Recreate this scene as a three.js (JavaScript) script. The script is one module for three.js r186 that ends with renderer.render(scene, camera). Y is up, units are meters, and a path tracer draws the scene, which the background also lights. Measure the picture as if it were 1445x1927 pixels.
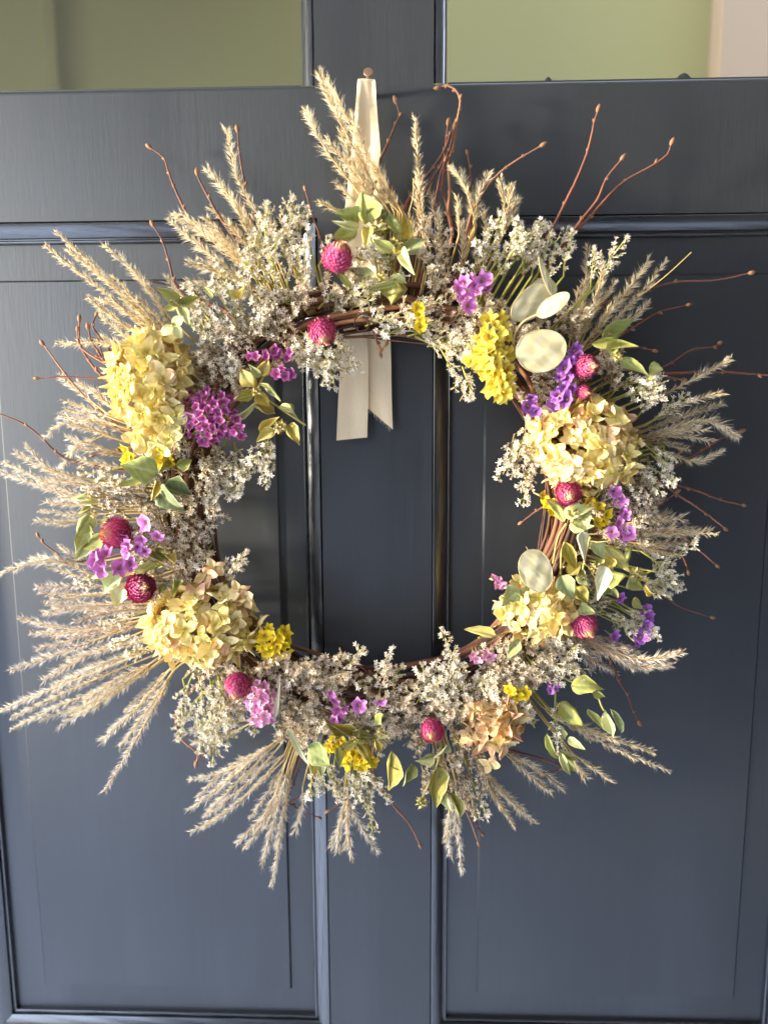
import * as THREE from 'three';
import { mergeGeometries } from 'three/addons/utils/BufferGeometryUtils.js';

// ---------------------------------------------------------------- camera
const W = 1445, H = 1927, F = 1391, S = 0.44e-3;           // photo size, focal length in photo pixels, metres per pixel on the door
const TH = 8.2 * Math.PI / 180, YAW = 1.83 * Math.PI / 180, ROLL = 0.3 * Math.PI / 180;
const V = (x, y, z) => new THREE.Vector3(x, y, z);
const fwd = V(-Math.sin(YAW) * Math.cos(TH), -Math.sin(TH), -Math.cos(YAW) * Math.cos(TH));
const CAM = fwd.clone().multiplyScalar(-F * S);
const r0 = fwd.clone().cross(V(0, 1, 0)).normalize(), u0 = r0.clone().cross(fwd);
const camR = r0.clone().multiplyScalar(Math.cos(ROLL)).addScaledVector(u0, -Math.sin(ROLL));
const camU = u0.clone().multiplyScalar(Math.cos(ROLL)).addScaledVector(r0, Math.sin(ROLL));
const scene = new THREE.Scene();
const camera = new THREE.PerspectiveCamera(2 * Math.atan(H / 2 / F) * 180 / Math.PI, W / H, 0.02, 60);
camera.position.copy(CAM); camera.up.copy(camU); camera.lookAt(CAM.clone().add(fwd));
camera.focus = 0.57; camera.userData.fStop = 3.5;           // a phone lens, focused on the flowers
camera.updateMatrixWorld();

// ---------------------------------------------------------------- sky, sun, exposure
{
  const w = 128, h = 64, d = new Float32Array(w * h * 4);
  for (let j = 0; j < h; j++) for (let i = 0; i < w; i++) {
    const e = ((j + 0.5) / h - 0.5) * Math.PI, t = Math.max(0, Math.sin(e)), k = Math.pow(1 - t, 3), o = (j * w + i) * 4;
    const a = [2.25, 2.55, 3.3], b = [1.75, 1.65, 1.5];
    for (let c = 0; c < 3; c++) d[o + c] = (a[c] + (b[c] - a[c]) * k);
    d[o + 3] = 1;
  }
  const sky = new THREE.DataTexture(d, w, h, THREE.RGBAFormat, THREE.FloatType);
  sky.mapping = THREE.EquirectangularReflectionMapping; sky.magFilter = sky.minFilter = THREE.LinearFilter; sky.needsUpdate = true;
  scene.background = sky; scene.environment = sky;
  scene.backgroundIntensity = scene.environmentIntensity = 1.0;
}
const SUN = V(-0.954, 0.014, 0.300).normalize();
const sun = new THREE.DirectionalLight(new THREE.Color(1.0, 0.885, 0.69), 4.5);
sun.position.copy(SUN).multiplyScalar(6); sun.castShadow = true; sun.shadow.radius = 13;
sun.shadow.mapSize.set(2048, 2048);
Object.assign(sun.shadow.camera, { left: -1.2, right: 1.2, top: 1.2, bottom: -1.2, near: 0.5, far: 14 });
sun.shadow.bias = -0.0005;
scene.add(sun, sun.target);
const renderer = new THREE.WebGLRenderer({ antialias: true });
renderer.shadowMap.enabled = true; renderer.shadowMap.type = THREE.PCFSoftShadowMap;
renderer.toneMapping = THREE.LinearToneMapping; renderer.toneMappingExposure = 2.95;

// ---------------------------------------------------------------- helpers
let seed = 20240611;
const rnd = () => { seed = (seed + 0x6D2B79F5) | 0; let t = Math.imul(seed ^ (seed >>> 15), 1 | seed); t = (t + Math.imul(t ^ (t >>> 7), 61 | t)) ^ t; return ((t ^ (t >>> 14)) >>> 0) / 4294967296; };
const rr = (a, b) => a + (b - a) * rnd(), pick = a => a[Math.floor(rnd() * a.length)];
const gauss = () => (rnd() + rnd() + rnd() - 1.5) / 1.5;
const clamp = (x, a, b) => Math.max(a, Math.min(b, x));
// a photo pixel gives a direction; the depth z in front of the door gives the distance
function PX(x, y, z = 0) {
  const d = fwd.clone().multiplyScalar(F).addScaledVector(camR, x - W / 2).addScaledVector(camU, H / 2 - y);
  return d.multiplyScalar((z - CAM.z) / d.z).add(CAM);
}
const sz = (px, z = 0.05) => px * S * (1 - z / CAM.z);
const used = {};
function numbered(n) { const k = used[n] = (used[n] ?? -1) + 1; return k ? n + '_' + String(k).padStart(3, '0') : n; }
const C = (hex) => { const c = new THREE.Color(hex); return [c.r, c.g, c.b]; };
const jit = (c, a = 0.1) => { const k = 1 + rr(-a, a); return [c[0] * k * (1 + rr(-a, a) * 0.3), c[1] * k, c[2] * k * (1 + rr(-a, a) * 0.4)]; };
const mix = (a, b, t) => [a[0] + (b[0] - a[0]) * t, a[1] + (b[1] - a[1]) * t, a[2] + (b[2] - a[2]) * t];

class MB {                                                   // a small mesh collector with vertex colours
  constructor() { this.p = []; this.c = []; this.i = []; }
  v(x, y, z, c) { this.p.push(x, y, z); this.c.push(c[0], c[1], c[2]); return this.p.length / 3 - 1; }
  vv(a, c) { return this.v(a.x, a.y, a.z, c); }
  tri(a, b, c) { this.i.push(a, b, c); }
  quad(a, b, c, d) { this.i.push(a, b, c, a, c, d); }
  grid(nu, nv, fn) {                                         // fn(u,v) -> [Vector3, colour]
    const o = this.p.length / 3;
    for (let j = 0; j <= nv; j++) for (let i = 0; i <= nu; i++) { const [q, c] = fn(i / nu, j / nv); this.vv(q, c); }
    for (let j = 0; j < nv; j++) for (let i = 0; i < nu; i++) { const a = o + j * (nu + 1) + i; this.quad(a, a + 1, a + nu + 2, a + nu + 1); }
  }
  tube(pts, rad, col, sides = 6, cap = true) {               // rad, col: value or function of t
    const n = pts.length, o = this.p.length / 3; let prev = null;
    const rf = typeof rad === 'function' ? rad : () => rad, cf = typeof col === 'function' ? col : () => col;
    for (let k = 0; k < n; k++) {
      const t = pts[Math.min(n - 1, k + 1)].clone().sub(pts[Math.max(0, k - 1)]).normalize();
      let s = prev ? prev.clone().addScaledVector(t, -prev.dot(t)) : new THREE.Vector3().crossVectors(t, Math.abs(t.z) < 0.9 ? V(0, 0, 1) : V(1, 0, 0));
      s.normalize(); prev = s; const b = t.clone().cross(s), r = rf(k / (n - 1)), cc = cf(k / (n - 1));
      for (let q = 0; q < sides; q++) { const a = q / sides * Math.PI * 2; this.vv(pts[k].clone().addScaledVector(s, Math.cos(a) * r).addScaledVector(b, Math.sin(a) * r), cc); }
    }
    for (let k = 0; k < n - 1; k++) for (let q = 0; q < sides; q++) { const a = o + k * sides + q, b = o + k * sides + (q + 1) % sides; this.quad(a, b, b + sides, a + sides); }
    if (cap) for (const k of [0, n - 1]) { const m = this.vv(pts[k], cf(k / (n - 1))); for (let q = 0; q < sides; q++) this.tri(m, o + k * sides + q, o + k * sides + (q + 1) % sides); }
  }
  geometry() {
    const g = new THREE.BufferGeometry();
    g.setAttribute('position', new THREE.Float32BufferAttribute(this.p, 3));
    g.setAttribute('color', new THREE.Float32BufferAttribute(this.c, 3));
    g.setIndex(this.i); g.computeVertexNormals(); return g;
  }
  build(name, mat, parent) { return mesh(name, this.geometry(), mat, parent); }
}
function mesh(name, g, mat, parent) {
  const m = new THREE.Mesh(g, mat); m.name = parent === scene ? numbered(name) : name;
  m.castShadow = m.receiveShadow = true; parent.add(m); return m;
}
function grp(name, parent, label, category) {
  const g = new THREE.Group(); g.name = parent === scene ? numbered(name) : name; parent.add(g);
  if (label) g.userData.label = label; if (category) g.userData.category = category; return g;
}
function struct(name, g, mat, label) { const m = mesh(name, g, mat, scene); m.userData.kind = 'structure'; if (label) { m.userData.label = label; } return m; }
function curve(pts, n = 24) { return new THREE.CatmullRomCurve3(pts, false, 'centripetal').getPoints(n); }
function basis(n) { n = n.clone().normalize(); const s = new THREE.Vector3().crossVectors(Math.abs(n.y) < 0.9 ? V(0, 1, 0) : V(1, 0, 0), n).normalize(); return [s, n.clone().cross(s), n]; }

// ---------------------------------------------------------------- procedural textures
function hash2(x, y) { let h = Math.imul(x, 374761393) + Math.imul(y, 668265263); h = Math.imul(h ^ (h >>> 13), 1274126177); return ((h ^ (h >>> 16)) >>> 0) / 4294967296; }
function vnoise(x, y, px, py) {                              // tiling value noise
  const xi = Math.floor(x), yi = Math.floor(y), fx = x - xi, fy = y - yi, s = t => t * t * (3 - 2 * t);
  const g = (a, b) => hash2(((a % px) + px) % px, ((b % py) + py) % py + 977 * px);
  const u = s(fx), v = s(fy);
  return (g(xi, yi) * (1 - u) + g(xi + 1, yi) * u) * (1 - v) + (g(xi, yi + 1) * (1 - u) + g(xi + 1, yi + 1) * u) * v;
}
function tex(w, h, fn, srgb) {
  const d = new Uint8Array(w * h * 4);
  for (let j = 0; j < h; j++) for (let i = 0; i < w; i++) { const c = fn(i / w, j / h, i, j), o = (j * w + i) * 4; d[o] = clamp(c[0], 0, 1) * 255; d[o + 1] = clamp(c[1], 0, 1) * 255; d[o + 2] = clamp(c[2], 0, 1) * 255; d[o + 3] = 255; }
  const t = new THREE.DataTexture(d, w, h); t.wrapS = t.wrapT = THREE.RepeatWrapping; t.magFilter = THREE.LinearFilter; t.minFilter = THREE.LinearMipmapLinearFilter; t.generateMipmaps = true;
  if (srgb) t.colorSpace = THREE.SRGBColorSpace; t.needsUpdate = true; return t;
}
// brush strokes and wood grain telegraphing through the paint; the tile is 0.4 m x 0.8 m
const brush = tex(1024, 1024, (u, v) => {
  const wob = vnoise(u * 12, v * 5, 12, 5) * 0.012;
  const x = u + wob;
  let h = 0.30 * vnoise(x * 150, v * 30, 150, 30) + 0.52 * vnoise(x * 340, v * 60, 340, 60) + 0.18 * vnoise(x * 80, v * 14, 80, 14);
  h = 0.5 + (h - 0.5) * (0.35 + 0.9 * vnoise(u * 4, v * 4, 4, 4));
  h += 0.14 * (vnoise(u * 9, v * 14, 9, 14) - 0.5);
  const nib = vnoise(u * 260, v * 520, 260, 520); if (nib > 0.985) h += (nib - 0.985) * 25;
  return [h, h, h];
});
const roughT = tex(256, 256, (u, v) => { const k = 0.82 + 0.22 * vnoise(u * 10, v * 6, 10, 6) + 0.10 * (vnoise(u * 90, v * 8, 90, 8) - 0.5); return [k, k, k]; });
for (const t of [brush, roughT]) t.repeat.set(1 / 0.4, 1 / 0.8);

const paint = new THREE.MeshPhysicalMaterial({ color: new THREE.Color().setRGB(0.0135, 0.0140, 0.0150), roughness: 0.55, roughnessMap: roughT, bumpMap: brush, bumpScale: 0.00008, ior: 1.82, specularColor: new THREE.Color().setRGB(0.83, 0.915, 1.0) });
const trim = paint.clone(); trim.roughness = 0.30; trim.bumpScale = 0.00005; trim.clearcoat = 0.6; trim.clearcoatRoughness = 0.16;   // thicker, glossier paint on the mouldings
const vc = (o = {}) => new THREE.MeshPhysicalMaterial({ vertexColors: true, roughness: 0.85, side: THREE.DoubleSide, ...o });
const M = {
  bark: vc({ roughness: 0.7 }), stem: vc({ roughness: 0.8 }), straw: vc({ roughness: 0.9 }), petal: vc({ roughness: 0.85, transmission: 0.2, thickness: 0 }),
  leaf: vc({ roughness: 0.68, transmission: 0.18, thickness: 0 }), white: vc({ roughness: 0.9, transmission: 0.12, thickness: 0 }), bract: vc({ roughness: 0.95 }),
  pod: vc({ roughness: 0.36, transmission: 0.2, thickness: 0 }), silk: vc({ roughness: 0.6, sheen: 0.3, transmission: 0.10, thickness: 0 }),
};

// ---------------------------------------------------------------- unseen surfaces added outside the frame to shape the light
const darkBlocker = new THREE.MeshStandardMaterial({ color: new THREE.Color().setRGB(0.024, 0.020, 0.015), roughness: 0.95 });  // near black, for the added walls that hold back light
const paleReflector = new THREE.MeshStandardMaterial({ color: new THREE.Color().setRGB(0.66, 0.63, 0.56), roughness: 0.9 });  // pale, so the added canopy bounces light to the upper door
const stone = new THREE.MeshStandardMaterial({ color: new THREE.Color().setRGB(0.68, 0.68, 0.69), roughness: 0.9 });
function box(x0, x1, y0, y1, z0, z1) { const g = new THREE.BoxGeometry(x1 - x0, y1 - y0, z1 - z0); g.translate((x0 + x1) / 2, (y0 + y1) / 2, (z0 + z1) / 2); return g; }
struct('ground', box(-14, 14, -1.6, -1.42, -6, 12), stone, 'unseen ground before the door, made pale to reflect sky light');  // kept pale so the lower door mirrors sky light
struct('added_side_wall', box(0.95, 1.1, -1.42, 0.58, -0.06, 1.0), darkBlocker, 'unseen dark wall added right of the door to hold back light');  // added out of view to keep the right side dark
struct('added_canopy', box(-0.9, 1.1, 0.58, 0.70, 0.004, 1.0), paleReflector, 'unseen pale canopy added over the door to block and bounce light');  // added out of view: cuts the high sky, lifts the upper door
struct('added_dark_wall', box(-1.0, 9, -1.42, 2.2, 2.1, 2.3), darkBlocker, 'unseen dark wall added opposite to darken the door reflections');  // added out of view as a dark reflection for the paint
struct('added_low_wall', box(-3.2, -3.0, -1.42, -0.155, -3, 12), darkBlocker, 'unseen low wall added to keep the sun off the lower door');  // added out of view to cut the low sun

// ---------------------------------------------------------------- the door
const door = grp('door', scene, 'dark navy painted panelled door with two glazed lights at the top', 'door');
function uvMetres(g, k = 0) {                                // uv in metres from x / y so that brush marks run along the piece
  const p = g.attributes.position, uv = new Float32Array(p.count * 2);
  for (let i = 0; i < p.count; i++) { const a = p.getX(i) + 0.5 * p.getZ(i), b = p.getY(i) + 0.5 * p.getZ(i); uv[2 * i] = (k % 2 ? b : a) + k * 0.137; uv[2 * i + 1] = (k % 2 ? a : b) + k * 0.213; }
  g.setAttribute('uv', new THREE.BufferAttribute(uv, 2)); return g;
}
const X = { l0: -0.50, l1: -0.364, m0: -0.0513, m1: 0.0395, r0: 0.358, r1: 0.50 };
const Y = { bot: -1.40, p0: -0.490, p1: 0.2333, g0: 0.3306, g1: 0.62, top: 0.70 };
const TK = 0.022;                                            // half the door's thickness lies behind z = 0
function board(name, x0, x1, y0, y1, k) { return mesh(name, uvMetres(box(x0, x1, y0, y1, -2 * TK, 0), k), paint, door); }
board('stile', X.l0, X.l1, Y.bot, Y.top, 0); board('stile', X.r0, X.r1, Y.bot, Y.top, 2);
board('mullion', X.m0, X.m1, Y.p0, Y.p1, 4); board('mullion', X.m0, X.m1, Y.g0 - 0.0036, Y.g1, 4);
{ // rails between the stiles; the lock rail's upper arris is rounded
  board('rail', X.l1, X.r0, Y.bot, Y.p0, 6); board('rail', X.l1, X.r0, Y.g1, Y.top, 6);
  const s = new THREE.Shape(); s.moveTo(-2 * TK, Y.p1); s.lineTo(0, Y.p1); s.lineTo(0, Y.g0 - 0.0035); s.quadraticCurveTo(0, Y.g0, -0.004, Y.g0); s.lineTo(-2 * TK, Y.g0); s.closePath();
  const g = new THREE.ExtrudeGeometry(s, { depth: X.r0 - X.l1, bevelEnabled: false, curveSegments: 6 });
  g.rotateY(Math.PI / 2); // shape x -> -z
  g.applyMatrix4(new THREE.Matrix4().makeScale(1, 1, -1)); g.translate(X.l1, 0, 0);
  g.index ? null : 0; const pos = g.attributes.position; // flip the winding after the mirror
  for (let i = 0; i < pos.count; i += 3) for (let c = 0; c < 3; c++) { const a = pos.array[(i + 1) * 3 + c]; pos.array[(i + 1) * 3 + c] = pos.array[(i + 2) * 3 + c]; pos.array[(i + 2) * 3 + c] = a; }
  g.computeVertexNormals(); mesh('rail', uvMetres(g, 8), paint, door);
}
// mitred mouldings: profile [inset from the opening's edge, z]
const arc = (x, z, r, a0, a1, n) => Array.from({ length: n + 1 }, (_, k) => { const t = (a0 + (a1 - a0) * k / n) * Math.PI / 180; return [x + r * Math.sin(t), z - r * (1 - Math.cos(t))]; });
const PROF = [[0, -0.0008], [0.0006, -0.0022], [0.0011, -0.0004], [0.0018, -0.0002], ...arc(0.0018 - 0.0225 * Math.sin(12 * Math.PI / 180), -0.0002 + 0.0225 * (1 - Math.cos(12 * Math.PI / 180)), 0.0225, 12, 40, 10), [0.0120, -0.0074], [0.0127, -0.0074], ...arc(0.0141, -0.0062, 0.0013, -70, 75, 7), [0.0159, -0.0112]];
const GPROF = [[0, -0.0006], [0.0008, -0.0018], ...arc(0.0016, -0.0006, 0.0078, 0, 70, 9), [0.0098, -0.0060], [0.0106, -0.0090], [0.0112, -0.0185]];
function frameMoulding(x0, x1, y0, y1, prof, name, open = false) {
  const ob = open ? 0 : 1, cs = [[x0, y0, 1, ob], [x1, y0, -1, ob], [x1, y1, -1, -1], [x0, y1, 1, -1]];
  for (let e = open ? 1 : 0; e < 4; e++) {
    const a = cs[e], b = cs[(e + 1) % 4], m = new MB(), n = 24;
    for (let k = 0; k < prof.length - 1; k++) {              // each facet its own strip: crisp edges
      const o = m.p.length / 3;
      for (let q = 0; q <= n; q++) for (const pr of [prof[k], prof[k + 1]]) {
        const t = q / n, wv = 0.00018 * Math.sin(t * 31 + k + e) + 0.00012 * Math.sin(t * 77 + 2 * k);
        const i = pr[0];
        m.v((a[0] + a[2] * i) * (1 - t) + (b[0] + b[2] * i) * t, (a[1] + a[3] * i) * (1 - t) + (b[1] + b[3] * i) * t, pr[1] + wv, [1, 1, 1]);
      }
      for (let q = 0; q < n; q++) { const c = o + q * 2; m.quad(c, c + 2, c + 3, c + 1); }
    }
    const g = m.geometry(); g.deleteAttribute('color');
    mesh(name, uvMetres(g, e % 2 ? 10 : 11), trim, door);
  }
}
const openings = [[X.l1, X.m0], [X.m1, X.r0]];
openings.forEach(([x0, x1], k) => {
  frameMoulding(x0, x1, Y.p0, Y.p1, PROF, 'panel_moulding');
  // the panel: flat margin, small step up to the raised field
  const z0 = -0.0104, z1 = -0.0084, b = 0.0445, c = 0.0026;
  const f = k ? [x0 + 0.0445, x1 - 0.0425] : [x0 + 0.0440, x1 - 0.0385];
  const fy = [Y.p0 + 0.0415, Y.p1 - 0.0452];
  const back = mesh('panel', uvMetres(box(x0 - 0.006, x1 + 0.006, Y.p0 - 0.006, Y.p1 + 0.006, -2 * TK + 0.01, z0), 12 + 2 * k), paint, door);
  const s = new MB(), w = [1, 1, 1];
  const ring = (i, z) => [[f[0] + i, fy[0] + i], [f[1] - i, fy[0] + i], [f[1] - i, fy[1] - i], [f[0] + i, fy[1] - i]].map(q => V(q[0], q[1], z));
  const lev = [ring(-c, z0 - 0.001), ring(0, z1), ring(0, z1)];
  for (let e = 0; e < 4; e++) { const A = lev[0][e], B = lev[0][(e + 1) % 4], A2 = lev[1][e], B2 = lev[1][(e + 1) % 4]; s.quad(s.vv(A, w), s.vv(B, w), s.vv(B2, w), s.vv(A2, w)); }
  s.grid(16, 32, (u, v) => [V(f[0] + (f[1] - f[0]) * u, fy[0] + (fy[1] - fy[0]) * v, z1), w]);
  const g = s.geometry(); g.deleteAttribute('color'); mesh('raised_field', uvMetres(g, 16 + 2 * k), paint, back);
  frameMoulding(x0, x1, Y.g0, Y.g1, GPROF, 'glazing_bead', true);
  mesh('glazing_bead', uvMetres(box(x0 + 0.0112, x1 - 0.0112, Y.g0 - 0.001, Y.g0 + 0.0022, -0.0184, -0.0052), 13), paint, door);
});
const glass = new THREE.MeshPhysicalMaterial({ color: 0xffffff, roughness: 0.03, transmission: 1, thickness: 0, ior: 1.5 });
for (const [x0, x1] of openings) mesh('glass_pane', box(x0 + 0.002, x1 - 0.002, Y.g0 - 0.001, Y.g1 - 0.002, -0.0215, -0.0185), glass, door);
// sloppy paint nibs on the glass edge
{ const m = new MB(); for (const [x, y, w, h] of [[1031, 150, 7, 5], [1286, 146, 15, 8]]) { const p = PX(x, y, -0.0175), ww = sz(w, 0), hh = sz(h, 0); const pts = [[-1, -0.4], [-0.5, 0.6], [0, 1], [0.4, 0.8], [1, -0.4]]; const c = m.v(p.x, p.y, p.z + 0.0012, [1, 1, 1]); const ids = pts.map(q => m.v(p.x + q[0] * ww, p.y + q[1] * hh, p.z, [1, 1, 1])); for (let k = 0; k < 4; k++) m.tri(c, ids[k + 1], ids[k]); m.tri(c, ids[0], ids[4]); } const g = m.geometry(); g.deleteAttribute('color'); mesh('paint_nib', uvMetres(g), paint, door); }

// ---------------------------------------------------------------- the hall behind the glass (right half left without a roof so that sky light gets in)
const matte = (r, g, b) => new THREE.MeshStandardMaterial({ color: new THREE.Color().setRGB(r, g, b), roughness: 0.95 });
const olive = matte(0.150, 0.140, 0.044);
function planeAt(px0, px1, z, y0 = -1.4, y1 = 1.5, t = 0.06) { return box(PX(px0, 80, z).x, PX(px1, 80, z).x, y0, y1, z - t, z); }
struct('hall_wall', planeAt(640, 1357, -0.75), olive, 'olive yellow painted hall wall seen through the right glass');
struct('added_hall_ceiling', box(-1.6, PX(640, 80, -0.75).x, 1.25, 1.32, -1.3, -0.06), olive, 'unseen olive ceiling added to shade the left half of the hall');  // added out of view to shade the left hall wall
struct('added_hall_end_wall', box(-1.72, -1.60, -1.4, 1.32, -1.3, -0.06), olive, 'unseen olive end wall added to keep the sun out of the hall');  // added out of view to stop sun grazing the hall walls
struct('hall_wall_pier', planeAt(1357, 1900, -0.70), matte(0.165, 0.125, 0.080), 'beige hall wall strip beside the olive wall');
struct('hall_wall_far', planeAt(84, 640, -1.25), olive, 'dark olive hall wall seen through the left glass');
struct('hall_wall_left', planeAt(-500, 84, -1.15), olive, 'greenish hall wall at the left of the glass');
// ---------------------------------------------------------------- nail and ribbon
{
  const nail = grp('nail', scene, 'round headed steel nail holding the ribbon on the door', 'nail');
  const a = PX(696, 191, -0.004), b = PX(693, 136, 0.026), ax = b.clone().sub(a).normalize();
  const m = new MB(); m.tube([a, b], 0.0019, [0.45, 0.44, 0.42], 14); m.build('shank', vc({ metalness: 0.9, roughness: 0.35 }), nail);
  const h = new MB(); const q = s => b.clone().addScaledVector(ax, s);
  h.tube([q(-0.0006), q(-0.0003), q(0.0004), q(0.0007), q(0.00072)], t => [0.0028, 0.0035, 0.0035, 0.0032, 0.0002][Math.round(t * 4)], [0.34, 0.22, 0.14], 20); h.build('head', vc({ metalness: 0.75, roughness: 0.5 }), nail);
}
const SILK = C('#f0dcb6');
function strip(name, rows, parent, folds = 0, mat = M.silk, frayed = 0) {  // rows: [xl, yl, xr, yr, z]
  const m = new MB(), n = rows.length - 1, NU = 18, NV = 40;
  m.grid(NU, NV, (u, v) => {
    const f = v * n, k = Math.min(n - 1, Math.floor(f)), t = f - k, R = rows[k].map((q, i) => q + (rows[k + 1][i] - q) * t);
    let fo = 0; if (folds) fo = folds * (0.7 * Math.sin(u * 6.2 + 2.6 * v) + 0.3 * Math.sin(u * 11 - 3 * v + 1.1)) * (0.35 + v);
    const p = PX(R[0] + (R[2] - R[0]) * u, R[1] + (R[3] - R[1]) * u, R[4] + fo);
    return [p, jit(SILK, 0.02)];
  });
  if (frayed) for (let k = 0; k < 26; k++) { const R = rows[n], u = 0.1 + 0.9 * k / 26 + rr(-0.02, 0.02), L = rr(2, 9); const a = PX(R[0] + (R[2] - R[0]) * u, R[1] + (R[3] - R[1]) * u - 1, R[4]), b = PX(R[0] + (R[2] - R[0]) * u + rr(-3, 4), R[1] + (R[3] - R[1]) * u + L, R[4]); m.tube([a, b], 0.00009, SILK, 3, false); }
  return m.build(name, mat, parent);
}
const ribbon = grp('ribbon', scene, 'cream silk ribbon looped over the nail with two tails hanging below the vines', 'ribbon');
strip('loop_front', [[673, 150, 706, 152, 0.0275], [670, 190, 708, 190, 0.0262], [666, 240, 712, 238, 0.0268], [660, 300, 717, 298, 0.029], [652, 370, 722, 365, 0.032], [650, 440, 722, 440, 0.038], [650, 520, 720, 520, 0.043]], ribbon, 0.0035);
strip('loop_back', [[674, 152, 705, 152, 0.0215], [671, 210, 700, 208, 0.016], [661, 300, 705, 300, 0.014], [648, 400, 712, 400, 0.012], [648, 520, 718, 520, 0.010], [650, 640, 720, 640, 0.008]], ribbon, 0.002);
{ // the turn over the nail
  const m = new MB(); m.grid(10, 12, (u, v) => { const a = Math.PI * v, zc = 0.0245, R = 0.003; return [PX(673.5 + 32 * u, 151 - 2.6 * Math.sin(a) * (1 + 0.3 * Math.sin(u * 5)), zc + R * Math.cos(a)), SILK]; }); m.build('loop_turn', M.silk, ribbon);
}
strip('tail', [[648, 600, 690, 600, 0.012], [641, 680, 693, 680, 0.011], [637, 745, 693, 745, 0.0105], [633, 829, 691, 823, 0.0105]], ribbon, 0.0006);
strip('tail', [[676, 600, 733, 600, 0.0075], [680, 680, 736, 680, 0.0075], [686, 750, 737, 750, 0.0075], [689, 766, 739, 808, 0.008]], ribbon, 0.0006, M.silk, 1);

// ---------------------------------------------------------------- the wreath
const wreath = grp('wreath', scene, 'dried flower wreath of twisted vine, grass plumes, statice and hydrangea hanging on the door', 'wreath');
const RC = [707, 957];                                       // ring centre in photo pixels
const CEN = PX(RC[0], RC[1], 0.03), RR = 0.152;
const outDir = p => V(p.x - CEN.x, p.y - CEN.y, 0).normalize();
// --- vine ring
{
  const cols = ['#4a2a1a', '#5f3a24', '#6f4a30', '#3a2116', '#7c5a3c'].map(C);
  for (let k = 0; k < 70; k++) {
    const a0 = rr(0, Math.PI * 2), span = rr(1.6, 5.2), n = Math.round(span * 16), ph = rr(0, 6.28), wind = rr(-1.6, 1.6), rad = 0.020 * Math.sqrt(rr(0.05, 1)), w = rr(0.0007, 0.0030), c = pick(cols);
    const p = []; for (let q = 0; q <= n; q++) { const t = q / n, a = a0 + span * t, f = ph + wind * a, R = RR + Math.cos(f) * rad + 0.0025 * Math.sin(a * 7 + ph); p.push(V(CEN.x + Math.cos(a) * R, CEN.y + Math.sin(a) * R, 0.028 + Math.sin(f) * rad * 0.9)); }
    const m = new MB(); m.tube(p, t => w * (1 - 0.35 * t) * (1 + 0.12 * Math.sin(t * 60 + k)), t => mix(c, [c[0] * 1.5, c[1] * 1.45, c[2] * 1.4], 0.5 + 0.5 * Math.sin(t * 40 + k)), 7);
    m.build('vine', M.bark, wreath);
  }
  for (let k = 0; k < 14; k++) { // curled tendrils and peeling bark
    const a = rr(0, 6.28), c = V(CEN.x + Math.cos(a) * (RR - 0.012), CEN.y + Math.sin(a) * (RR - 0.012), 0.046), p = []; const R = rr(0.004, 0.008);
    for (let q = 0; q <= 18; q++) { const t = q / 18; p.push(c.clone().add(V(Math.cos(t * 8) * R * (1 - 0.5 * t), Math.sin(t * 8) * R * (1 - 0.5 * t), t * 0.006))); }
    const m = new MB(); m.tube(p, 0.0006, pick(cols), 5); m.build('tendril', M.bark, wreath);
  }
}
// --- budded twigs
const BARK = ['#74493a', '#663c2e', '#84604c', '#5a3a30', '#8c6248'].map(C);
function bud(m, p, d, L, c) { // a pointed bud
  const pts = []; for (let q = 0; q <= 6; q++) pts.push(p.clone().addScaledVector(d, L * q / 6));
  m.tube(pts, t => L * 0.26 * Math.pow(Math.sin(Math.PI * (0.08 + 0.9 * t)), 0.8) + 0.0001, c, 7);
}
function toRing(pts) { // run a stem on until it is tucked into the vine ring
  const b = pts[pts.length - 1], dx = b[0] - RC[0], dy = b[1] - RC[1], d = Math.hypot(dx, dy); if (d < 405) return pts;
  const k = 385 / d; return [...pts, [RC[0] + dx * k, RC[1] + dy * k]];
}
function twig(pts, o = {}) {
  pts = toRing(pts); const z0 = o.z0 ?? 0.018, z1 = o.z1 ?? 0.030, w = o.w ?? 1, n = pts.length, c = o.c ?? pick(BARK), m = new MB();
  const P = curve(pts.map((q, k) => PX(q[0], q[1], z0 + (z1 - z0) * k / (n - 1))), n * 9); // listed from the tip to the base
  P.forEach((p, k) => p.add(V(gauss(), gauss(), gauss()).multiplyScalar(0.00025)));
  m.tube(P, t => (0.00055 + 0.00072 * t) * w, t => mix(c, [c[0] * 1.5, c[1] * 1.35, c[2] * 1.2], 0.5 + 0.5 * Math.sin(t * 23 + n)), 8);
  const bc = C('#8e6644'), br = wreath, tw = m.build('twig', M.bark, br); let b = new MB();
  const d = P[0].clone().sub(P[2]).normalize(); bud(b, P[0].clone().addScaledVector(d, -0.002), d, (o.tip ?? 0.006) * (o.w ?? 1), bc); b.build('bud', M.bark, tw);
  for (let k = 1; k < n - 1; k++) if (rnd() < 0.75) {
    const i = Math.round(k / (n - 1) * (P.length - 1)), p = P[i], dd = P[Math.max(0, i - 2)].clone().sub(P[Math.min(P.length - 1, i + 2)]).normalize();
    const side = V(dd.y, -dd.x, rr(0, 0.7)).normalize().multiplyScalar(rnd() < 0.5 ? 1 : -1); b = new MB();
    bud(b, p.clone().addScaledVector(dd, -0.001), dd.clone().addScaledVector(side, 0.75).normalize(), rr(0.0022, 0.0042), mix(bc, c, rnd() * 0.6));
    b.tube([p.clone().addScaledVector(dd, -0.0016), p, p.clone().addScaledVector(dd, 0.0016)], t => (0.00055 + 0.00072 * k / n) * w * (1 + 0.4 * Math.sin(Math.PI * t)), mix(bc, c, 0.5), 8); b.build('bud', M.bark, tw);
  }
}
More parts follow.
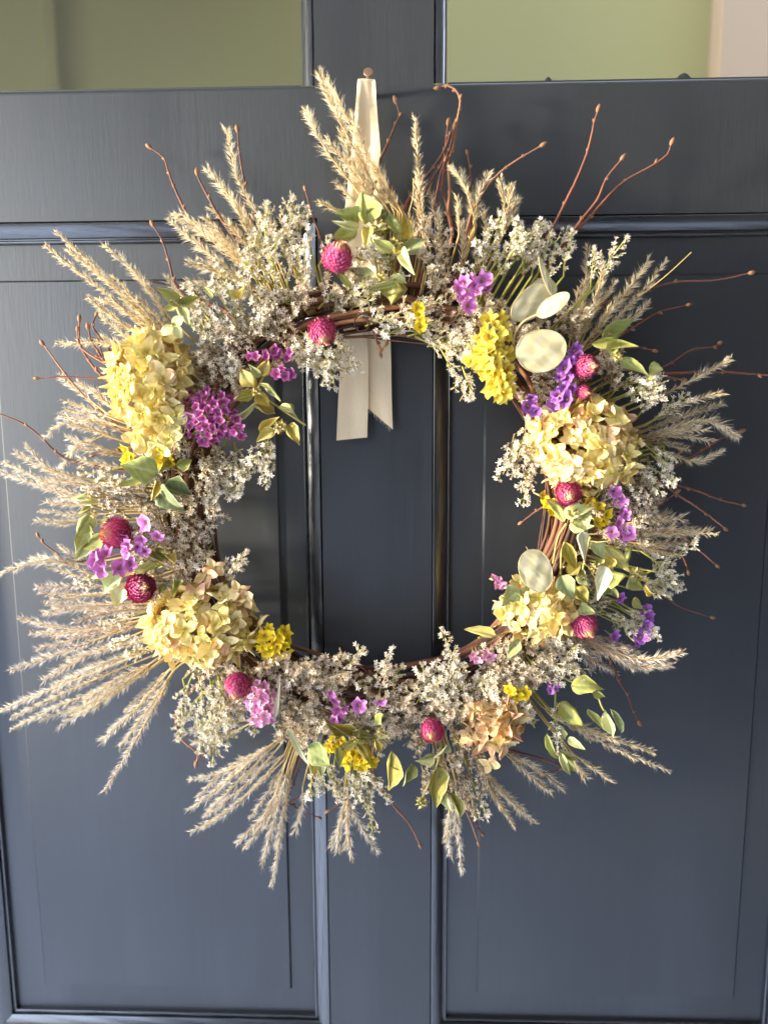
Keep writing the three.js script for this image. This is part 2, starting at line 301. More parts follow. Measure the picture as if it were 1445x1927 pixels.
const TW = [
  [[289, 424], [306, 454], [317, 487], [327, 525], [340, 547], [361, 562], [425, 585]], [[257, 525], [317, 536], [365, 550]], [[282, 537], [300, 552], [375, 572]],
  [[150, 601], [150, 640], [152, 652], [167, 677], [182, 697], [205, 718]], [[146, 620], [148, 642], [153, 654]], [[167, 617], [172, 640], [184, 660], [195, 677], [230, 702]],
  [[182, 592], [175, 612], [190, 637], [205, 657], [219, 688]], [[185, 642], [197, 675], [215, 700]], [[184, 672], [215, 677], [235, 682]],
  [[82, 647], [100, 672], [122, 702], [150, 735], [179, 765], [205, 787], [230, 805]], [[70, 712], [112, 709], [197, 714], [240, 716]],
  [[-12, 774], [49, 800], [82, 827], [107, 852], [140, 869]], [[72, 1007], [80, 1020], [107, 1041], [125, 1056]], [[175, 857], [225, 849], [270, 845]],
  [[282, 277], [308, 297], [318, 325], [327, 349], [346, 391], [363, 425], [390, 475], [410, 505], [460, 545]], [[371, 326], [375, 337], [392, 370], [415, 410], [445, 455]],
  [[447, 245], [450, 280], [456, 322], [461, 347], [462, 392], [475, 420], [495, 455]], [[574, 355], [581, 380], [588, 405], [602, 445]],
  [[664, 214], [670, 225], [680, 247], [700, 287], [715, 320], [730, 347], [755, 405]], [[744, 191], [752, 217], [745, 232], [732, 265], [716, 300], [714, 325], [695, 375]],
  [[826, 165], [840, 161], [856, 169], [865, 185], [864, 207], [860, 227], [855, 257], [849, 287], [844, 300], [846, 360], [843, 400], [849, 445]],
  [[858, 230], [847, 252], [837, 280], [815, 315], [792, 342], [770, 372], [758, 405]], [[843, 232], [840, 257], [837, 290], [835, 325], [832, 355], [837, 375], [845, 405], [850, 440]],
  [[855, 240], [845, 282], [827, 315], [810, 342], [795, 372]], [[838, 300], [828, 330], [822, 360], [815, 400]], [[879, 287], [884, 315], [886, 350], [884, 425]],
  [[1019, 274], [983, 295], [951, 316], [926, 339], [900, 376], [888, 400], [877, 440], [868, 495]], [[1125, 207], [1119, 225], [1106, 282], [1089, 327], [1062, 384], [1028, 448]],
  [[1170, 299], [1141, 335], [1123, 376], [1096, 410], [1062, 456], [1025, 508]], [[1263, 269], [1255, 290], [1234, 307], [1173, 342], [1141, 373], [1111, 407], [1081, 437], [1035, 497]],
  [[1411, 514], [1349, 527], [1270, 531], [1221, 544], [1175, 559], [1125, 578]], [[1294, 574], [1239, 588], [1189, 618], [1165, 632]],
  [[1353, 646], [1344, 652], [1301, 659], [1261, 685], [1240, 695]], [[1452, 706], [1429, 705], [1361, 700], [1284, 702], [1220, 708]], [[1284, 715], [1269, 712], [1224, 705], [1171, 695], [1145, 688]],
  [[1231, 660], [1211, 656], [1169, 655], [1140, 660]], [[1394, 812], [1366, 821], [1321, 847], [1264, 882], [1240, 898]], [[1279, 850], [1254, 885], [1240, 905]],
  [[1398, 951], [1354, 940], [1296, 919], [1235, 908]], [[1364, 995], [1326, 965], [1274, 931], [1235, 906]], [[1274, 925], [1255, 940], [1215, 965]], [[1349, 1065], [1304, 1027], [1275, 1005]],
  [[1339, 1162], [1289, 1146], [1254, 1126], [1225, 1105]], [[1294, 1077], [1290, 1062], [1280, 1045]], [[1202, 1360], [1192, 1340], [1180, 1307], [1162, 1277], [1148, 1243]],
  [[1022, 1457], [1056, 1446], [1025, 1430], [958, 1412], [920, 1405]], [[370, 1436], [372, 1420], [340, 1387], [332, 1347], [345, 1320]], [[370, 1434], [380, 1420], [406, 1395], [430, 1375]],
  [[502, 1531], [540, 1512], [571, 1495], [585, 1480]], [[537, 1507], [552, 1475], [560, 1450]], [[600, 1539], [550, 1516], [540, 1505]], [[617, 1527], [650, 1505], [670, 1485]],
  [[790, 1590], [770, 1550], [750, 1527], [725, 1497], [705, 1473]], [[900, 1587], [885, 1545], [877, 1525], [870, 1490]], [[908, 1570], [897, 1553], [880, 1520]], [[980, 984], [1010, 961], [1030, 950]],
  [[657, 1237], [675, 1252], [697, 1267], [735, 1275]], [[716, 667], [710, 645], [702, 620]], [[726, 648], [717, 658], [712, 650]],
];
for (const t of TW) twig(t, { w: t.length > 4 ? 1.05 : 0.85, z0: rr(0.012, 0.04), z1: 0.032 });

// --- feathery grass plumes
function plume(tip, base, mid, o = {}) {
  const z0 = o.z0 ?? 0.034, z1 = o.z1 ?? rr(0.018, 0.055), fl = o.fl ?? 1, th = o.th ?? 1, m = new MB();
  const B = PX(base[0], base[1], z0), T = PX(tip[0], tip[1], z1), rt = toRing([tip, base])[2];
  const Mi = mid ? PX(mid[0], mid[1], (z0 + z1) / 2 + 0.004) : B.clone().add(T).multiplyScalar(0.5).add(V(gauss(), gauss(), gauss()).multiplyScalar(B.distanceTo(T) * 0.11));
  const P = curve([B, Mi, T], 40), L = B.distanceTo(T);
  if (rt) m.tube(curve([B.clone().lerp(Mi, 0.02), B, PX(rt[0], rt[1], 0.03)], 8), 0.0008, C('#b99b5c'), 5);
  const c0 = jit(o.c ?? C('#c9ac7c'), 0.1), ch = jit(o.h ?? C('#eadfc4'), 0.06), cs = mix(c0, C('#8a6c44'), rr(0.2, 0.7));
  m.tube(P, t => 0.0007 * (1.1 - 0.75 * t), mix(c0, C('#b99b5c'), 0.5), 5);
  const hd = new MB(), n = Math.max(16, Math.round(L / 0.00125)), a00 = rr(0, 6);
  for (let k = 0; k < n; k++) {
    const t = 0.10 + 0.90 * k / n, i = Math.min(P.length - 2, Math.floor(t * 40)), p = P[i].clone().lerp(P[i + 1], t * 40 - i), d = P[i + 1].clone().sub(P[i]).normalize();
    const [s, b] = basis(d), a = a00 + (k % 2 ? Math.PI : 0) + rr(-1.2, 1.2), w = s.clone().multiplyScalar(Math.cos(a)).addScaledVector(b, Math.sin(a));
    const q = p.clone().addScaledVector(w, 0.0006 * th), env = th * (0.45 + 0.75 * Math.sin(Math.PI * clamp(1.05 - t, 0, 1) * 0.9 + 0.25)) * (1 + 0.35 * Math.sin(t * 31 + a00) * rnd());
    // spikelet: a slim folded scale
    const sl = rr(0.0042, 0.0066) * (0.65 + 0.35 * env), dir = d.clone().addScaledVector(w, rr(0.18, 0.6)).normalize(), sd = dir.clone().cross(w).normalize(), sw = rr(0.00042, 0.00068), cc = jit(mix(c0, cs, rnd()), 0.12);
    const q0 = hd.vv(q, cc), q1 = hd.vv(q.clone().addScaledVector(dir, sl * 0.4).addScaledVector(sd, sw), cc), q2 = hd.vv(q.clone().addScaledVector(dir, sl * 0.4).addScaledVector(sd, -sw), cc), q3 = hd.vv(q.clone().addScaledVector(dir, sl), cc), q4 = hd.vv(q.clone().addScaledVector(dir, sl * 0.4).addScaledVector(w, sw * 1.2), cc);
    hd.tri(q0, q1, q4); hd.tri(q0, q4, q2); hd.tri(q4, q1, q3); hd.tri(q4, q3, q2);
    const nh = Math.round(7 * fl * rr(0.3, 1.7));
    for (let h = 0; h < nh; h++) {
      const aa = a + rr(-1.3, 1.3), ww = s.clone().multiplyScalar(Math.cos(aa)).addScaledVector(b, Math.sin(aa)), hl = rr(0.0035, 0.0090) * env, hdv = d.clone().multiplyScalar(rr(0.35, 1)).addScaledVector(ww, rr(0.3, 1.05)).normalize();
      const st = q.clone().addScaledVector(dir, rr(0, sl * 0.6)), per = hdv.clone().cross(V(rr(-1, 1), rr(-1, 1), 1)).normalize().multiplyScalar(0.00017), c2 = jit(mix(ch, c0, rnd() * 0.45), 0.08);
      hd.tri(hd.vv(st.clone().add(per), c2), hd.vv(st.clone().sub(per), c2), hd.vv(st.addScaledVector(hdv, hl).addScaledVector(d, hl * 0.15), c2));
    }
  }
  const st = m.build('grass_plume', M.straw, wreath), hm = hd.build('spikelets', M.straw, st); hm.userData.kind = 'stuff';
}
const GOLD = { c: C('#d6bc84'), h: C('#f6ebcc') }, GREY = { c: C('#d0bb90'), h: C('#f8efdc') }, PINK = { c: C('#c4a680'), h: C('#f5ead8') }, DARK = { c: C('#b39e72'), h: C('#e8dcc0') };
const PL = [
  [GOLD, [[104, 435], [318, 640], [200, 520]], [[85, 462], [310, 652], [190, 545]], [[199, 460], [322, 600]], [[166, 560], [300, 655], [225, 605]], [[185, 562], [312, 645]], [[188, 595], [275, 665]], [[130, 470], [318, 645], [215, 540]], [[215, 520], [322, 640]], [[245, 500], [328, 630]], [[230, 560], [318, 650]], [[106, 647], [250, 655], [180, 645]], [[192, 637], [255, 662]], [[260, 560], [325, 640]]],
  [GOLD, [[427, 245], [545, 485], [452, 345]], [[392, 322], [505, 485], [440, 380]], [[437, 370], [512, 495]], [[327, 405], [492, 535], [395, 450]], [[322, 418], [482, 545], [390, 475]], [[340, 402], [498, 530], [410, 450]], [[384, 409], [502, 515]], [[391, 432], [502, 525]], [[397, 392], [508, 510]], [[354, 494], [482, 545]], [[372, 488], [488, 550]], [[349, 530], [485, 555]], [[475, 405], [525, 495]], [[497, 390], [548, 485]], [[527, 410], [562, 485]], [[455, 395], [520, 500]], [[420, 450], [505, 535]], [[314, 522], [348, 560]], [[430, 420], [515, 520]], [[510, 430], [555, 500]]],
  [GOLD, [[601, 139], [735, 405], [640, 228]], [[617, 150], [742, 400], [662, 240]], [[575, 207], [700, 395], [607, 272]], [[615, 262], [712, 395]], [[634, 345], [702, 402]], [[660, 212], [748, 395], [695, 300]], [[650, 300], [752, 400]], [[600, 382], [655, 400]], [[690, 290], [757, 402]], [[705, 330], [765, 408]], [[640, 250], [725, 395], [670, 320]]],
  [GOLD, [[781, 225], [796, 405], [786, 300]], [[786, 330], [797, 455]], [[805, 347], [806, 445]], [[861, 370], [863, 445]], [[849, 314], [896, 425], [874, 350]], [[868, 321], [892, 425]], [[918, 325], [892, 435], [900, 370]], [[939, 335], [950, 410]], [[972, 373], [945, 445]], [[910, 401], [920, 455]], [[885, 360], [882, 470]], [[820, 400], [830, 470]], [[770, 410], [790, 480]], [[870, 420], [865, 520]], [[890, 440], [890, 540]], [[960, 350], [950, 430]]],
  [GOLD, [[1105, 463], [1082, 655], [1098, 560]], [[1134, 497], [1085, 650], [1118, 570]], [[1156, 531], [1090, 650]], [[1220, 491], [1100, 645], [1170, 560]], [[1253, 491], [1105, 650], [1190, 570]], [[1222, 570], [1105, 655]], [[1138, 520], [1080, 655]], [[1185, 545], [1095, 655]], [[1110, 520], [1075, 660]], [[1090, 540], [1070, 650]], [[1150, 575], [1085, 660]]],
  [DARK, [[1373, 676], [1215, 760], [1310, 710]], [[1359, 739], [1210, 800], [1290, 760]], [[1358, 760], [1210, 810], [1290, 780]], [[1386, 822], [1205, 825], [1330, 790]], [[1346, 789], [1205, 820]], [[1359, 850], [1205, 830], [1305, 868]], [[1330, 808], [1205, 830]], [[1310, 775], [1205, 815]], [[1295, 845], [1205, 832]], [[1340, 830], [1215, 830]], [[1300, 800], [1200, 825]]],
  [DARK, [[1283, 975], [1175, 985]], [[1348, 1005], [1180, 1000]], [[1334, 998], [1180, 1015]], [[1270, 987], [1180, 1020]], [[1246, 940], [1185, 985]], [[1259, 1050], [1170, 1020]], [[1304, 997], [1180, 1010]], [[1269, 1040], [1175, 1025]], [[1234, 955], [1175, 1000]], [[1285, 1020], [1178, 1020]], [[1240, 1000], [1170, 1015]], [[1255, 965], [1175, 990]], [[1250, 1025], [1170, 1030]]],
  [PINK, [[1285, 1227], [1085, 1195], [1205, 1240]], [[1263, 1252], [1085, 1200], [1190, 1252]], [[1204, 1228], [1080, 1190], [1150, 1205]], [[1220, 1263], [1085, 1205], [1160, 1230]], [[1157, 1267], [1080, 1200]], [[1190, 1258], [1085, 1200], [1140, 1220]], [[1180, 1225], [1085, 1195]], [[1130, 1235], [1075, 1190]], [[1200, 1245], [1085, 1195]], [[1115, 1265], [1075, 1200]]],
  [DARK, [[1230, 1415], [1040, 1340], [1140, 1385]], [[1258, 1452], [1040, 1350], [1150, 1405]], [[1150, 1472], [1080, 1420]], [[1062, 1487], [945, 1412], [1000, 1440]], [[1036, 1491], [950, 1418]], [[1102, 1462], [1062, 1405]], [[1005, 1550], [915, 1450], [955, 1500]], [[970, 1557], [905, 1450], [940, 1510]], [[960, 1500], [905, 1440]], [[985, 1525], [905, 1445]], [[1160, 1395], [1040, 1340]], [[1110, 1390], [1020, 1330]], [[950, 1530], [905, 1455]]],
  [GREY, [[845, 1612], [850, 1480]], [[869, 1642], [862, 1490], [863, 1570]], [[635, 1602], [655, 1490]], [[662, 1617], [655, 1490]], [[712, 1606], [648, 1490], [675, 1550]], [[622, 1595], [650, 1490]], [[648, 1598], [655, 1495]], [[838, 1585], [850, 1480]], [[855, 1570], [858, 1470]]],
  [GREY, [[356, 1469], [520, 1395], [440, 1445]], [[359, 1522], [525, 1390], [440, 1460]], [[386, 1535], [525, 1395], [440, 1480]], [[360, 1565], [535, 1420], [450, 1510]], [[395, 1532], [530, 1400]], [[385, 1557], [535, 1430], [455, 1505]], [[446, 1586], [540, 1430], [500, 1530]], [[462, 1597], [540, 1430], [505, 1530]], [[492, 1627], [545, 1435], [520, 1530]], [[512, 1665], [550, 1440], [530, 1560]], [[455, 1467], [535, 1420]], [[555, 1565], [570, 1480]], [[332, 1387], [470, 1355]], [[362, 1397], [470, 1362]], [[372, 1500], [520, 1400]], [[470, 1540], [540, 1430]], [[500, 1560], [548, 1440]], [[410, 1480], [520, 1400]], [[520, 1590], [550, 1450]]],
  [PINK, [[69, 1105], [235, 1102]], [[74, 1116], [235, 1112]], [[82, 1131], [300, 1132]], [[82, 1155], [285, 1135], [160, 1143]], [[39, 1164], [210, 1190], [110, 1180]], [[57, 1192], [275, 1165], [160, 1188]], [[72, 1219], [240, 1178]], [[21, 1262], [295, 1165], [150, 1215]], [[82, 1280], [265, 1190], [150, 1240]], [[95, 1140], [280, 1135]], [[100, 1200], [270, 1160]], [[140, 1170], [290, 1150]], [[160, 1150], [300, 1140]]],
  [GREY, [[0, 1337], [275, 1228], [115, 1290]], [[24, 1350], [285, 1235], [130, 1300]], [[22, 1372], [275, 1265], [120, 1325]], [[74, 1355], [275, 1265]], [[115, 1365], [292, 1250], [190, 1315]], [[190, 1396], [322, 1258], [260, 1330]], [[226, 1407], [327, 1262], [275, 1340]], [[197, 1490], [328, 1262], [280, 1350]], [[110, 1287], [280, 1225]], [[150, 1265], [285, 1215]], [[160, 1320], [290, 1245]], [[235, 1340], [325, 1255]], [[130, 1240], [290, 1200]]],
  [GOLD, [[132, 1342], [295, 1240], [215, 1300]], [[150, 1345], [300, 1245], [225, 1300]]],
  [GREY, [[9, 870], [195, 950], [100, 912]], [[7, 890], [200, 960], [100, 922]], [[29, 852], [180, 905], [90, 885]], [[49, 840], [185, 905], [100, 885]], [[86, 822], [225, 828], [125, 797]], [[110, 782], [220, 800]], [[122, 755], [218, 790]], [[125, 822], [235, 855], [165, 835]], [[117, 880], [195, 820], [140, 845]], [[77, 905], [215, 915]], [[87, 945], [195, 952]], [[77, 960], [195, 967]], [[67, 980], [195, 978]], [[110, 1027], [180, 1070]], [[62, 1051], [160, 1062]], [[2, 1077], [200, 1092], [95, 1055]], [[114, 709], [205, 780]], [[147, 720], [222, 775]], [[180, 732], [222, 775]], [[122, 770], [220, 800]], [[100, 900], [215, 925]], [[120, 935], [210, 955]], [[140, 840], [230, 860]], [[150, 865], [240, 880]], [[90, 1065], [200, 1090]], [[130, 800], [230, 830]], [[165, 790], [235, 815]], [[105, 985], [195, 985]]],
];
for (const [st, ...ls] of PL) for (const [t, b, m] of ls) plume(t, b, m, { ...st, fl: st === GOLD ? 1.15 : st === GREY ? 1.0 : 0.9, th: rr(0.48, 0.82) });
// --- bare grass straws
for (const q of [[[322, 770], [470, 770]], [[5, 1003], [45, 1013]], [[1300, 475], [1200, 560]], [[778, 335], [768, 405]], [[865, 755], [885, 700]]].slice(2)) { const m = new MB(); m.tube(curve([PX(q[0][0], q[0][1], 0.04), PX((q[0][0] + q[1][0]) / 2 + 4, (q[0][1] + q[1][1]) / 2, 0.038), PX(q[1][0], q[1][1], 0.035)], 10), 0.0004, C('#c9b06a'), 5); m.build('grass_straw', M.straw, wreath); }

// --- white statice sprigs
function star(m, p, n, r, cw, cg) { // five pointed petals on a small calyx; some stay closed buds
  const shut = rnd() < 0.3;
  const [s, b, nn] = basis(n), o = m.vv(p.clone().addScaledVector(nn, -r * 0.15), mix(cw, cg, 0.55)), a0 = rr(0, 6.28), tilt = shut ? rr(1.1, 1.5) : rr(0.1, 0.8);
  for (let k = 0; k < 5; k++) {
    const a = a0 + k * 1.2566, e = (w, l, h) => p.clone().addScaledVector(s, Math.cos(a + w) * l).addScaledVector(b, Math.sin(a + w) * l).addScaledVector(nn, h);
    const l = r * rr(0.8, 1.25) * (shut ? 0.45 : 1), q1 = m.vv(e(-0.36, l * 0.5, r * tilt * 0.5), cw), q2 = m.vv(e(0.36, l * 0.5, r * tilt * 0.5), cw), q3 = m.vv(e(0, l, r * tilt), cw); m.tri(o, q1, q2); m.tri(q1, q3, q2);
  }
  const c = m.vv(p.clone().addScaledVector(nn, -r * 1.5), cg); // calyx
  const ring = []; for (let k = 0; k < 4; k++) { const a = a0 + k * 1.5708; ring.push(m.vv(p.clone().addScaledVector(s, Math.cos(a) * r * 0.33).addScaledVector(b, Math.sin(a) * r * 0.33), mix(cg, cw, 0.3))); }
  for (let k = 0; k < 4; k++) m.tri(c, ring[k], ring[(k + 1) % 4]);
}
const WH = C('#fcf4e4'), BE = C('#e9d8ba'), CG = C('#c2b66c'), CB = C('#b49a68'), SG = C('#a2a04c');
function sprig(base, tip, o = {}) {
  const z0 = o.z0 ?? 0.042, z1 = o.z1 ?? 0.062, cw0 = o.beige ? mix(WH, BE, rr(0.4, 1)) : mix(WH, BE, rr(0, 0.35)), cg0 = o.beige ? CB : CG, dens = o.d ?? 1;
  const B = PX(base[0], base[1], z0), T = PX(tip[0], tip[1], z1), L = B.distanceTo(T), ax = T.clone().sub(B).normalize();
  const mid = B.clone().add(T).multiplyScalar(0.5).add(V(gauss(), gauss(), gauss()).multiplyScalar(L * 0.12));
  const P = curve([B, mid, T], 16), m = o.into?.m ?? new MB(), f = o.into?.f ?? new MB(), sg = jit(o.beige ? C('#9a8a5c') : SG, 0.15);
  m.tube(P, t => 0.0008 - 0.0004 * t, sg, 5); const rt = toRing([tip, base])[2]; if (rt) m.tube([B, PX((base[0] + rt[0]) / 2, (base[1] + rt[1]) / 2, 0.042), PX(rt[0], rt[1], 0.03)], 0.0008, sg, 5);
  const nb = Math.max(3, Math.round(L / 0.0042));
  for (let k = 0; k < nb; k++) {
    const t = 0.22 + 0.78 * k / nb, i = Math.min(15, Math.floor(t * 16)), p = P[i].clone().lerp(P[i + 1], t * 16 - i), d = P[i + 1].clone().sub(P[i]).normalize(), [s, b] = basis(d), a = k * 2.4 + rr(-0.5, 0.5);
    const w = s.clone().multiplyScalar(Math.cos(a)).addScaledVector(b, Math.sin(a)); if (w.z < -0.3) w.z *= -0.6;
    const bl = rr(0.006, 0.0125) * (1.15 - 0.6 * t) * (o.bl ?? 1), bd = d.clone().multiplyScalar(0.8).addScaledVector(w, 0.75).normalize(), e = p.clone().addScaledVector(bd, bl).addScaledVector(d, bl * 0.25);
    const bp = curve([p, p.clone().addScaledVector(bd, bl * 0.5), e], 5); m.tube(bp, 0.00035, sg, 4, false);
    const nf = Math.max(2, Math.round(bl / 0.00135 * dens));
    for (let q = 0; q < nf; q++) { const tt = 0.25 + 0.75 * (q + 0.5) / nf, pp = bp[0].clone().lerp(bp[2], Math.min(1, tt * 2)).lerp(bp[5], clamp(tt * 2 - 1, 0, 1)); const nn = d.clone().multiplyScalar(rr(0.1, 1)).addScaledVector(w, rr(-0.2, 1)).add(V(gauss() * 0.7, gauss() * 0.7, rr(0, 0.9))).normalize(); const r = rr(0.0013, 0.0026); star(f, pp.addScaledVector(nn, r * 1.2), nn, r, jit(cw0, 0.06), jit(cg0, 0.12)); }
  }
  for (let q = 0; q < 4; q++) { const nn = ax.clone().add(V(gauss() * 0.6, gauss() * 0.6, rr(-0.2, 0.6))).normalize(); star(f, T.clone().addScaledVector(nn, 0.002), nn, rr(0.0018, 0.0027), jit(cw0, 0.05), jit(cg0, 0.1)); }
  if (o.into) return;
  const st = m.build('white_statice_sprig', M.stem, wreath), fm = f.build('blossoms', M.white, st); fm.userData.kind = 'stuff';
}
// zones of sprigs: [centre x, y, half width, half height, count, direction in degrees (image: 0 right, 90 up) or null for outward, length px, options]
const WZ = [
  [440, 590, 92, 55, 18, 130, 60], [525, 480, 60, 75, 11, 85, 85, { d: 0.8 }], [605, 665, 65, 42, 13, -40, 50], [660, 570, 50, 35, 6, 30, 50], [705, 485, 45, 22, 5, 150, 45], [820, 490, 28, 50, 8, 95, 50, { beige: 1 }],
  [770, 610, 60, 25, 5, 10, 60], [850, 650, 40, 30, 6, -20, 60], [885, 605, 40, 25, 6, 25, 50, { beige: 1 }], [965, 470, 75, 35, 12, 70, 70, { d: 0.8 }], [1050, 610, 35, 22, 6, 40, 40, { beige: 1 }],
  [1005, 750, 28, 35, 5, -70, 45, { beige: 1 }], [1140, 695, 22, 32, 6, 80, 50, { beige: 1 }], [1200, 735, 35, 25, 5, 20, 50], [985, 850, 28, 50, 6, -100, 55, { beige: 1 }], [1232, 875, 30, 35, 7, -60, 45],
  [1205, 950, 28, 50, 8, -80, 45, { beige: 1 }], [1230, 1080, 25, 28, 4, -10, 55], [1185, 1165, 35, 28, 5, -25, 55], [1045, 1235, 42, 45, 11, -30, 50], [945, 1275, 60, 42, 12, 100, 45, { beige: 1 }],
  [835, 1295, 50, 42, 13, 70, 45], [745, 1330, 55, 65, 10, 60, 45, { beige: 1 }], [600, 1275, 75, 32, 12, 30, 45, { beige: 1 }], [565, 1345, 40, 45, 11, -60, 45, { beige: 1 }], [395, 1335, 55, 55, 14, -95, 80],
  [650, 1465, 80, 20, 12, -70, 42], [855, 1445, 70, 50, 12, -95, 48, { beige: 1 }], [335, 1000, 42, 90, 14, -70, 55, { beige: 1 }], [240, 935, 55, 30, 8, 160, 55, { beige: 1 }], [415, 880, 42, 48, 9, -80, 50],
  [410, 695, 50, 35, 9, 200, 45, { beige: 1 }], [490, 865, 30, 25, 4, -100, 45], [980, 1330, 40, 30, 5, 110, 45], [545, 1258, 65, 22, 8, 20, 48, { beige: 1 }], [395, 925, 26, 60, 7, -80, 45, { beige: 1 }], [470, 1325, 40, 30, 5, -100, 50],
];
for (const [cx, cy, rx, ry, n, dir, len, o] of WZ) for (let k = 0; k < n; k++) {
  const a = k * 2.39996, q = Math.sqrt((k + 0.6) / n), x = cx + Math.cos(a) * rx * q, y = cy + Math.sin(a) * ry * q, an = (dir + gauss() * 45) * Math.PI / 180, l = len * rr(0.8, 1.4);
  sprig([x - Math.cos(an) * l * 0.5, y + Math.sin(an) * l * 0.5], [x + Math.cos(an) * l * 0.5, y - Math.sin(an) * l * 0.5], { ...o, z0: rr(0.034, 0.048), z1: rr(0.046, 0.066) });
}
{ // matted beige filler tucked all round the ring, too tangled to pick apart
  const into = { m: new MB(), f: new MB() };
  for (let k = 0; k < 430; k++) {
    const a = k * 2.39996, R0 = 306 + 124 * Math.sqrt(rnd()), x = RC[0] + Math.cos(a) * R0, y = RC[1] + Math.sin(a) * R0 * 0.98, b = a + rr(-1.4, 1.4); if (y < 650 && x > 590 && x < 900 && rnd() < 0.75) continue; if (x > 960 && x < 1100 && y > 930 && y < 1070) continue;
    sprig([x, y], [x + Math.cos(b) * rr(30, 55), y + Math.sin(b) * rr(30, 55)], { beige: rnd() < 0.75 ? 1 : 0, z0: rr(0.030, 0.046), z1: rr(0.044, 0.060), into });
  }
  const st = into.m.build('dried_filler', M.stem, wreath); st.userData.kind = 'stuff'; into.f.build('blossoms', M.white, st).userData.kind = 'stuff';
}
const WS = [ // single sprigs that show on their own: base, tip
  [[585, 470], [577, 395]], [[560, 500], [540, 430]], [[520, 510], [498, 425]], [[490, 540], [462, 480]], [[600, 500], [620, 450]], [[1110, 545], [1117, 475]], [[1120, 540], [1175, 452]], [[1060, 520], [1075, 440]], [[985, 520], [972, 420]], [[1000, 520], [1012, 425]], [[1010, 550], [1065, 435]], [[940, 500], [895, 460]], [[930, 510], [860, 505]],
  [[820, 640], [880, 748]], [[870, 690], [888, 745]], [[740, 600], [722, 625]], [[745, 578], [832, 568]], [[770, 620], [860, 655]], [[1215, 800], [1290, 745]], [[1195, 790], [1225, 745]], [[1180, 740], [1235, 705]], [[1005, 800], [935, 895]], [[1000, 830], [985, 945]], [[1215, 1080], [1305, 1018]], [[1200, 1090], [1275, 1100]], [[1190, 1110], [1250, 1120]], [[1150, 1130], [1235, 1200]], [[1160, 1150], [1215, 1195]],
  [[705, 1275], [738, 1222]], [[650, 1260], [682, 1222]], [[860, 1270], [832, 1188]], [[730, 1290], [755, 1255]], [[690, 1470], [702, 1570]], [[885, 1460], [893, 1535]], [[900, 1500], [915, 1530]], [[460, 870], [448, 930]], [[410, 890], [440, 935]], [[425, 1090], [462, 1042]], [[420, 1100], [450, 1065]], [[280, 1150], [195, 1172]], [[290, 1190], [215, 1210]], [[310, 1220], [245, 1225]], [[1045, 1300], [1050, 1380]], [[1045, 1350], [1048, 1415]], [[500, 830], [512, 855]], [[230, 880], [155, 890]], [[260, 910], [190, 905]], [[250, 1075], [150, 1095]],
];
for (const [b, t] of WS) sprig(b, t, { z0: 0.042, z1: rr(0.045, 0.065), bl: 0.85 });

// --- leaves
const LG = C('#97a256'), LP = C('#bec48a'), LO = C('#7c7a26'), LY = C('#b89f38'), LD = C('#5c6c2e'), LGR = C('#7d8a62'), LW = C('#d8d4b8'), RIM = C('#cfcf9c');
function leaf(m, base, tip, w, c, o = {}) { // ovate, folded on the midrib, curling, with a pale margin
  const zb = o.zb ?? 0.066, zt = o.zt ?? zb + rr(-0.006, 0.010), B = PX(base[0], base[1], zb), T = PX(tip[0], tip[1], zt), d = T.clone().sub(B), L = d.length(); d.normalize();
  let n = CAM.clone().sub(B).normalize().add(V(gauss(), gauss(), gauss()).multiplyScalar(0.95)); n.addScaledVector(d, -n.dot(d)).normalize(); const s = d.clone().cross(n), hw = sz(w * 1.04, zb) / 2;
  const fold = (o.fold ?? rr(0.3, 1.2)) + 0.08, curl = o.curl ?? rr(-0.6, 0.75), wob = rr(0.08, 0.30), ph = rr(0, 6), tw = rr(-1.1, 1.1), shp = o.shp ?? rr(0.60, 0.82), roll = rr(-0.8, 1.5), bendS = rr(-0.18, 0.18), rl2 = rr(-0.8, 1.4);
  m.grid(12, 16, (u, v) => {
    const q = u * 2 - 1, e = Math.abs(q), wd = hw * Math.pow(Math.sin(Math.PI * Math.pow(clamp(v, 0.0, 1), shp)), 0.8) * (1 - 0.3 * v) * 1.2 * (1 + 0.05 * Math.sin(v * 19 + ph + (q > 0 ? 2 : 0))) + 0.00015;
    const rib = 0.05 * hw * Math.sin(30 * (v - 0.28 * e) + ph) * e * (1 - e), ed = Math.pow(e, 3);
    const up = fold * e * wd + curl * L * (v * v - v) * 0.9 + wob * hw * Math.sin(v * 7 + ph + q * 2) * e - (q > 0 ? roll : rl2) * ed * wd * 0.8 + rib;
    const an = tw * v, inn = 1 - 0.18 * fold - 0.25 * ed * Math.abs(q > 0 ? roll : rl2), p = B.clone().addScaledVector(d, L * v).addScaledVector(s, q * wd * Math.cos(an) * inn + bendS * L * (v * v - v)).addScaledVector(n, up + q * wd * Math.sin(an));
    const vein = e < 0.09 ? 0.4 : (Math.sin(30 * (v - 0.28 * e) + ph) > 0.8 ? 0.14 : 0), bl = 0.5 + 0.3 * Math.sin(v * 9 + q * 3 + ph) + 0.3 * Math.sin(v * 23 - q * 11 + 2 * ph); let cc = mix(c, o.c2 ?? mix(c, LY, 0.6), clamp(0.6 * bl, 0, 1)); cc = mix(cc, RIM, Math.max(vein, e > 0.95 ? 0.55 : 0)); return [p, jit(cc, 0.07)];
  });
}
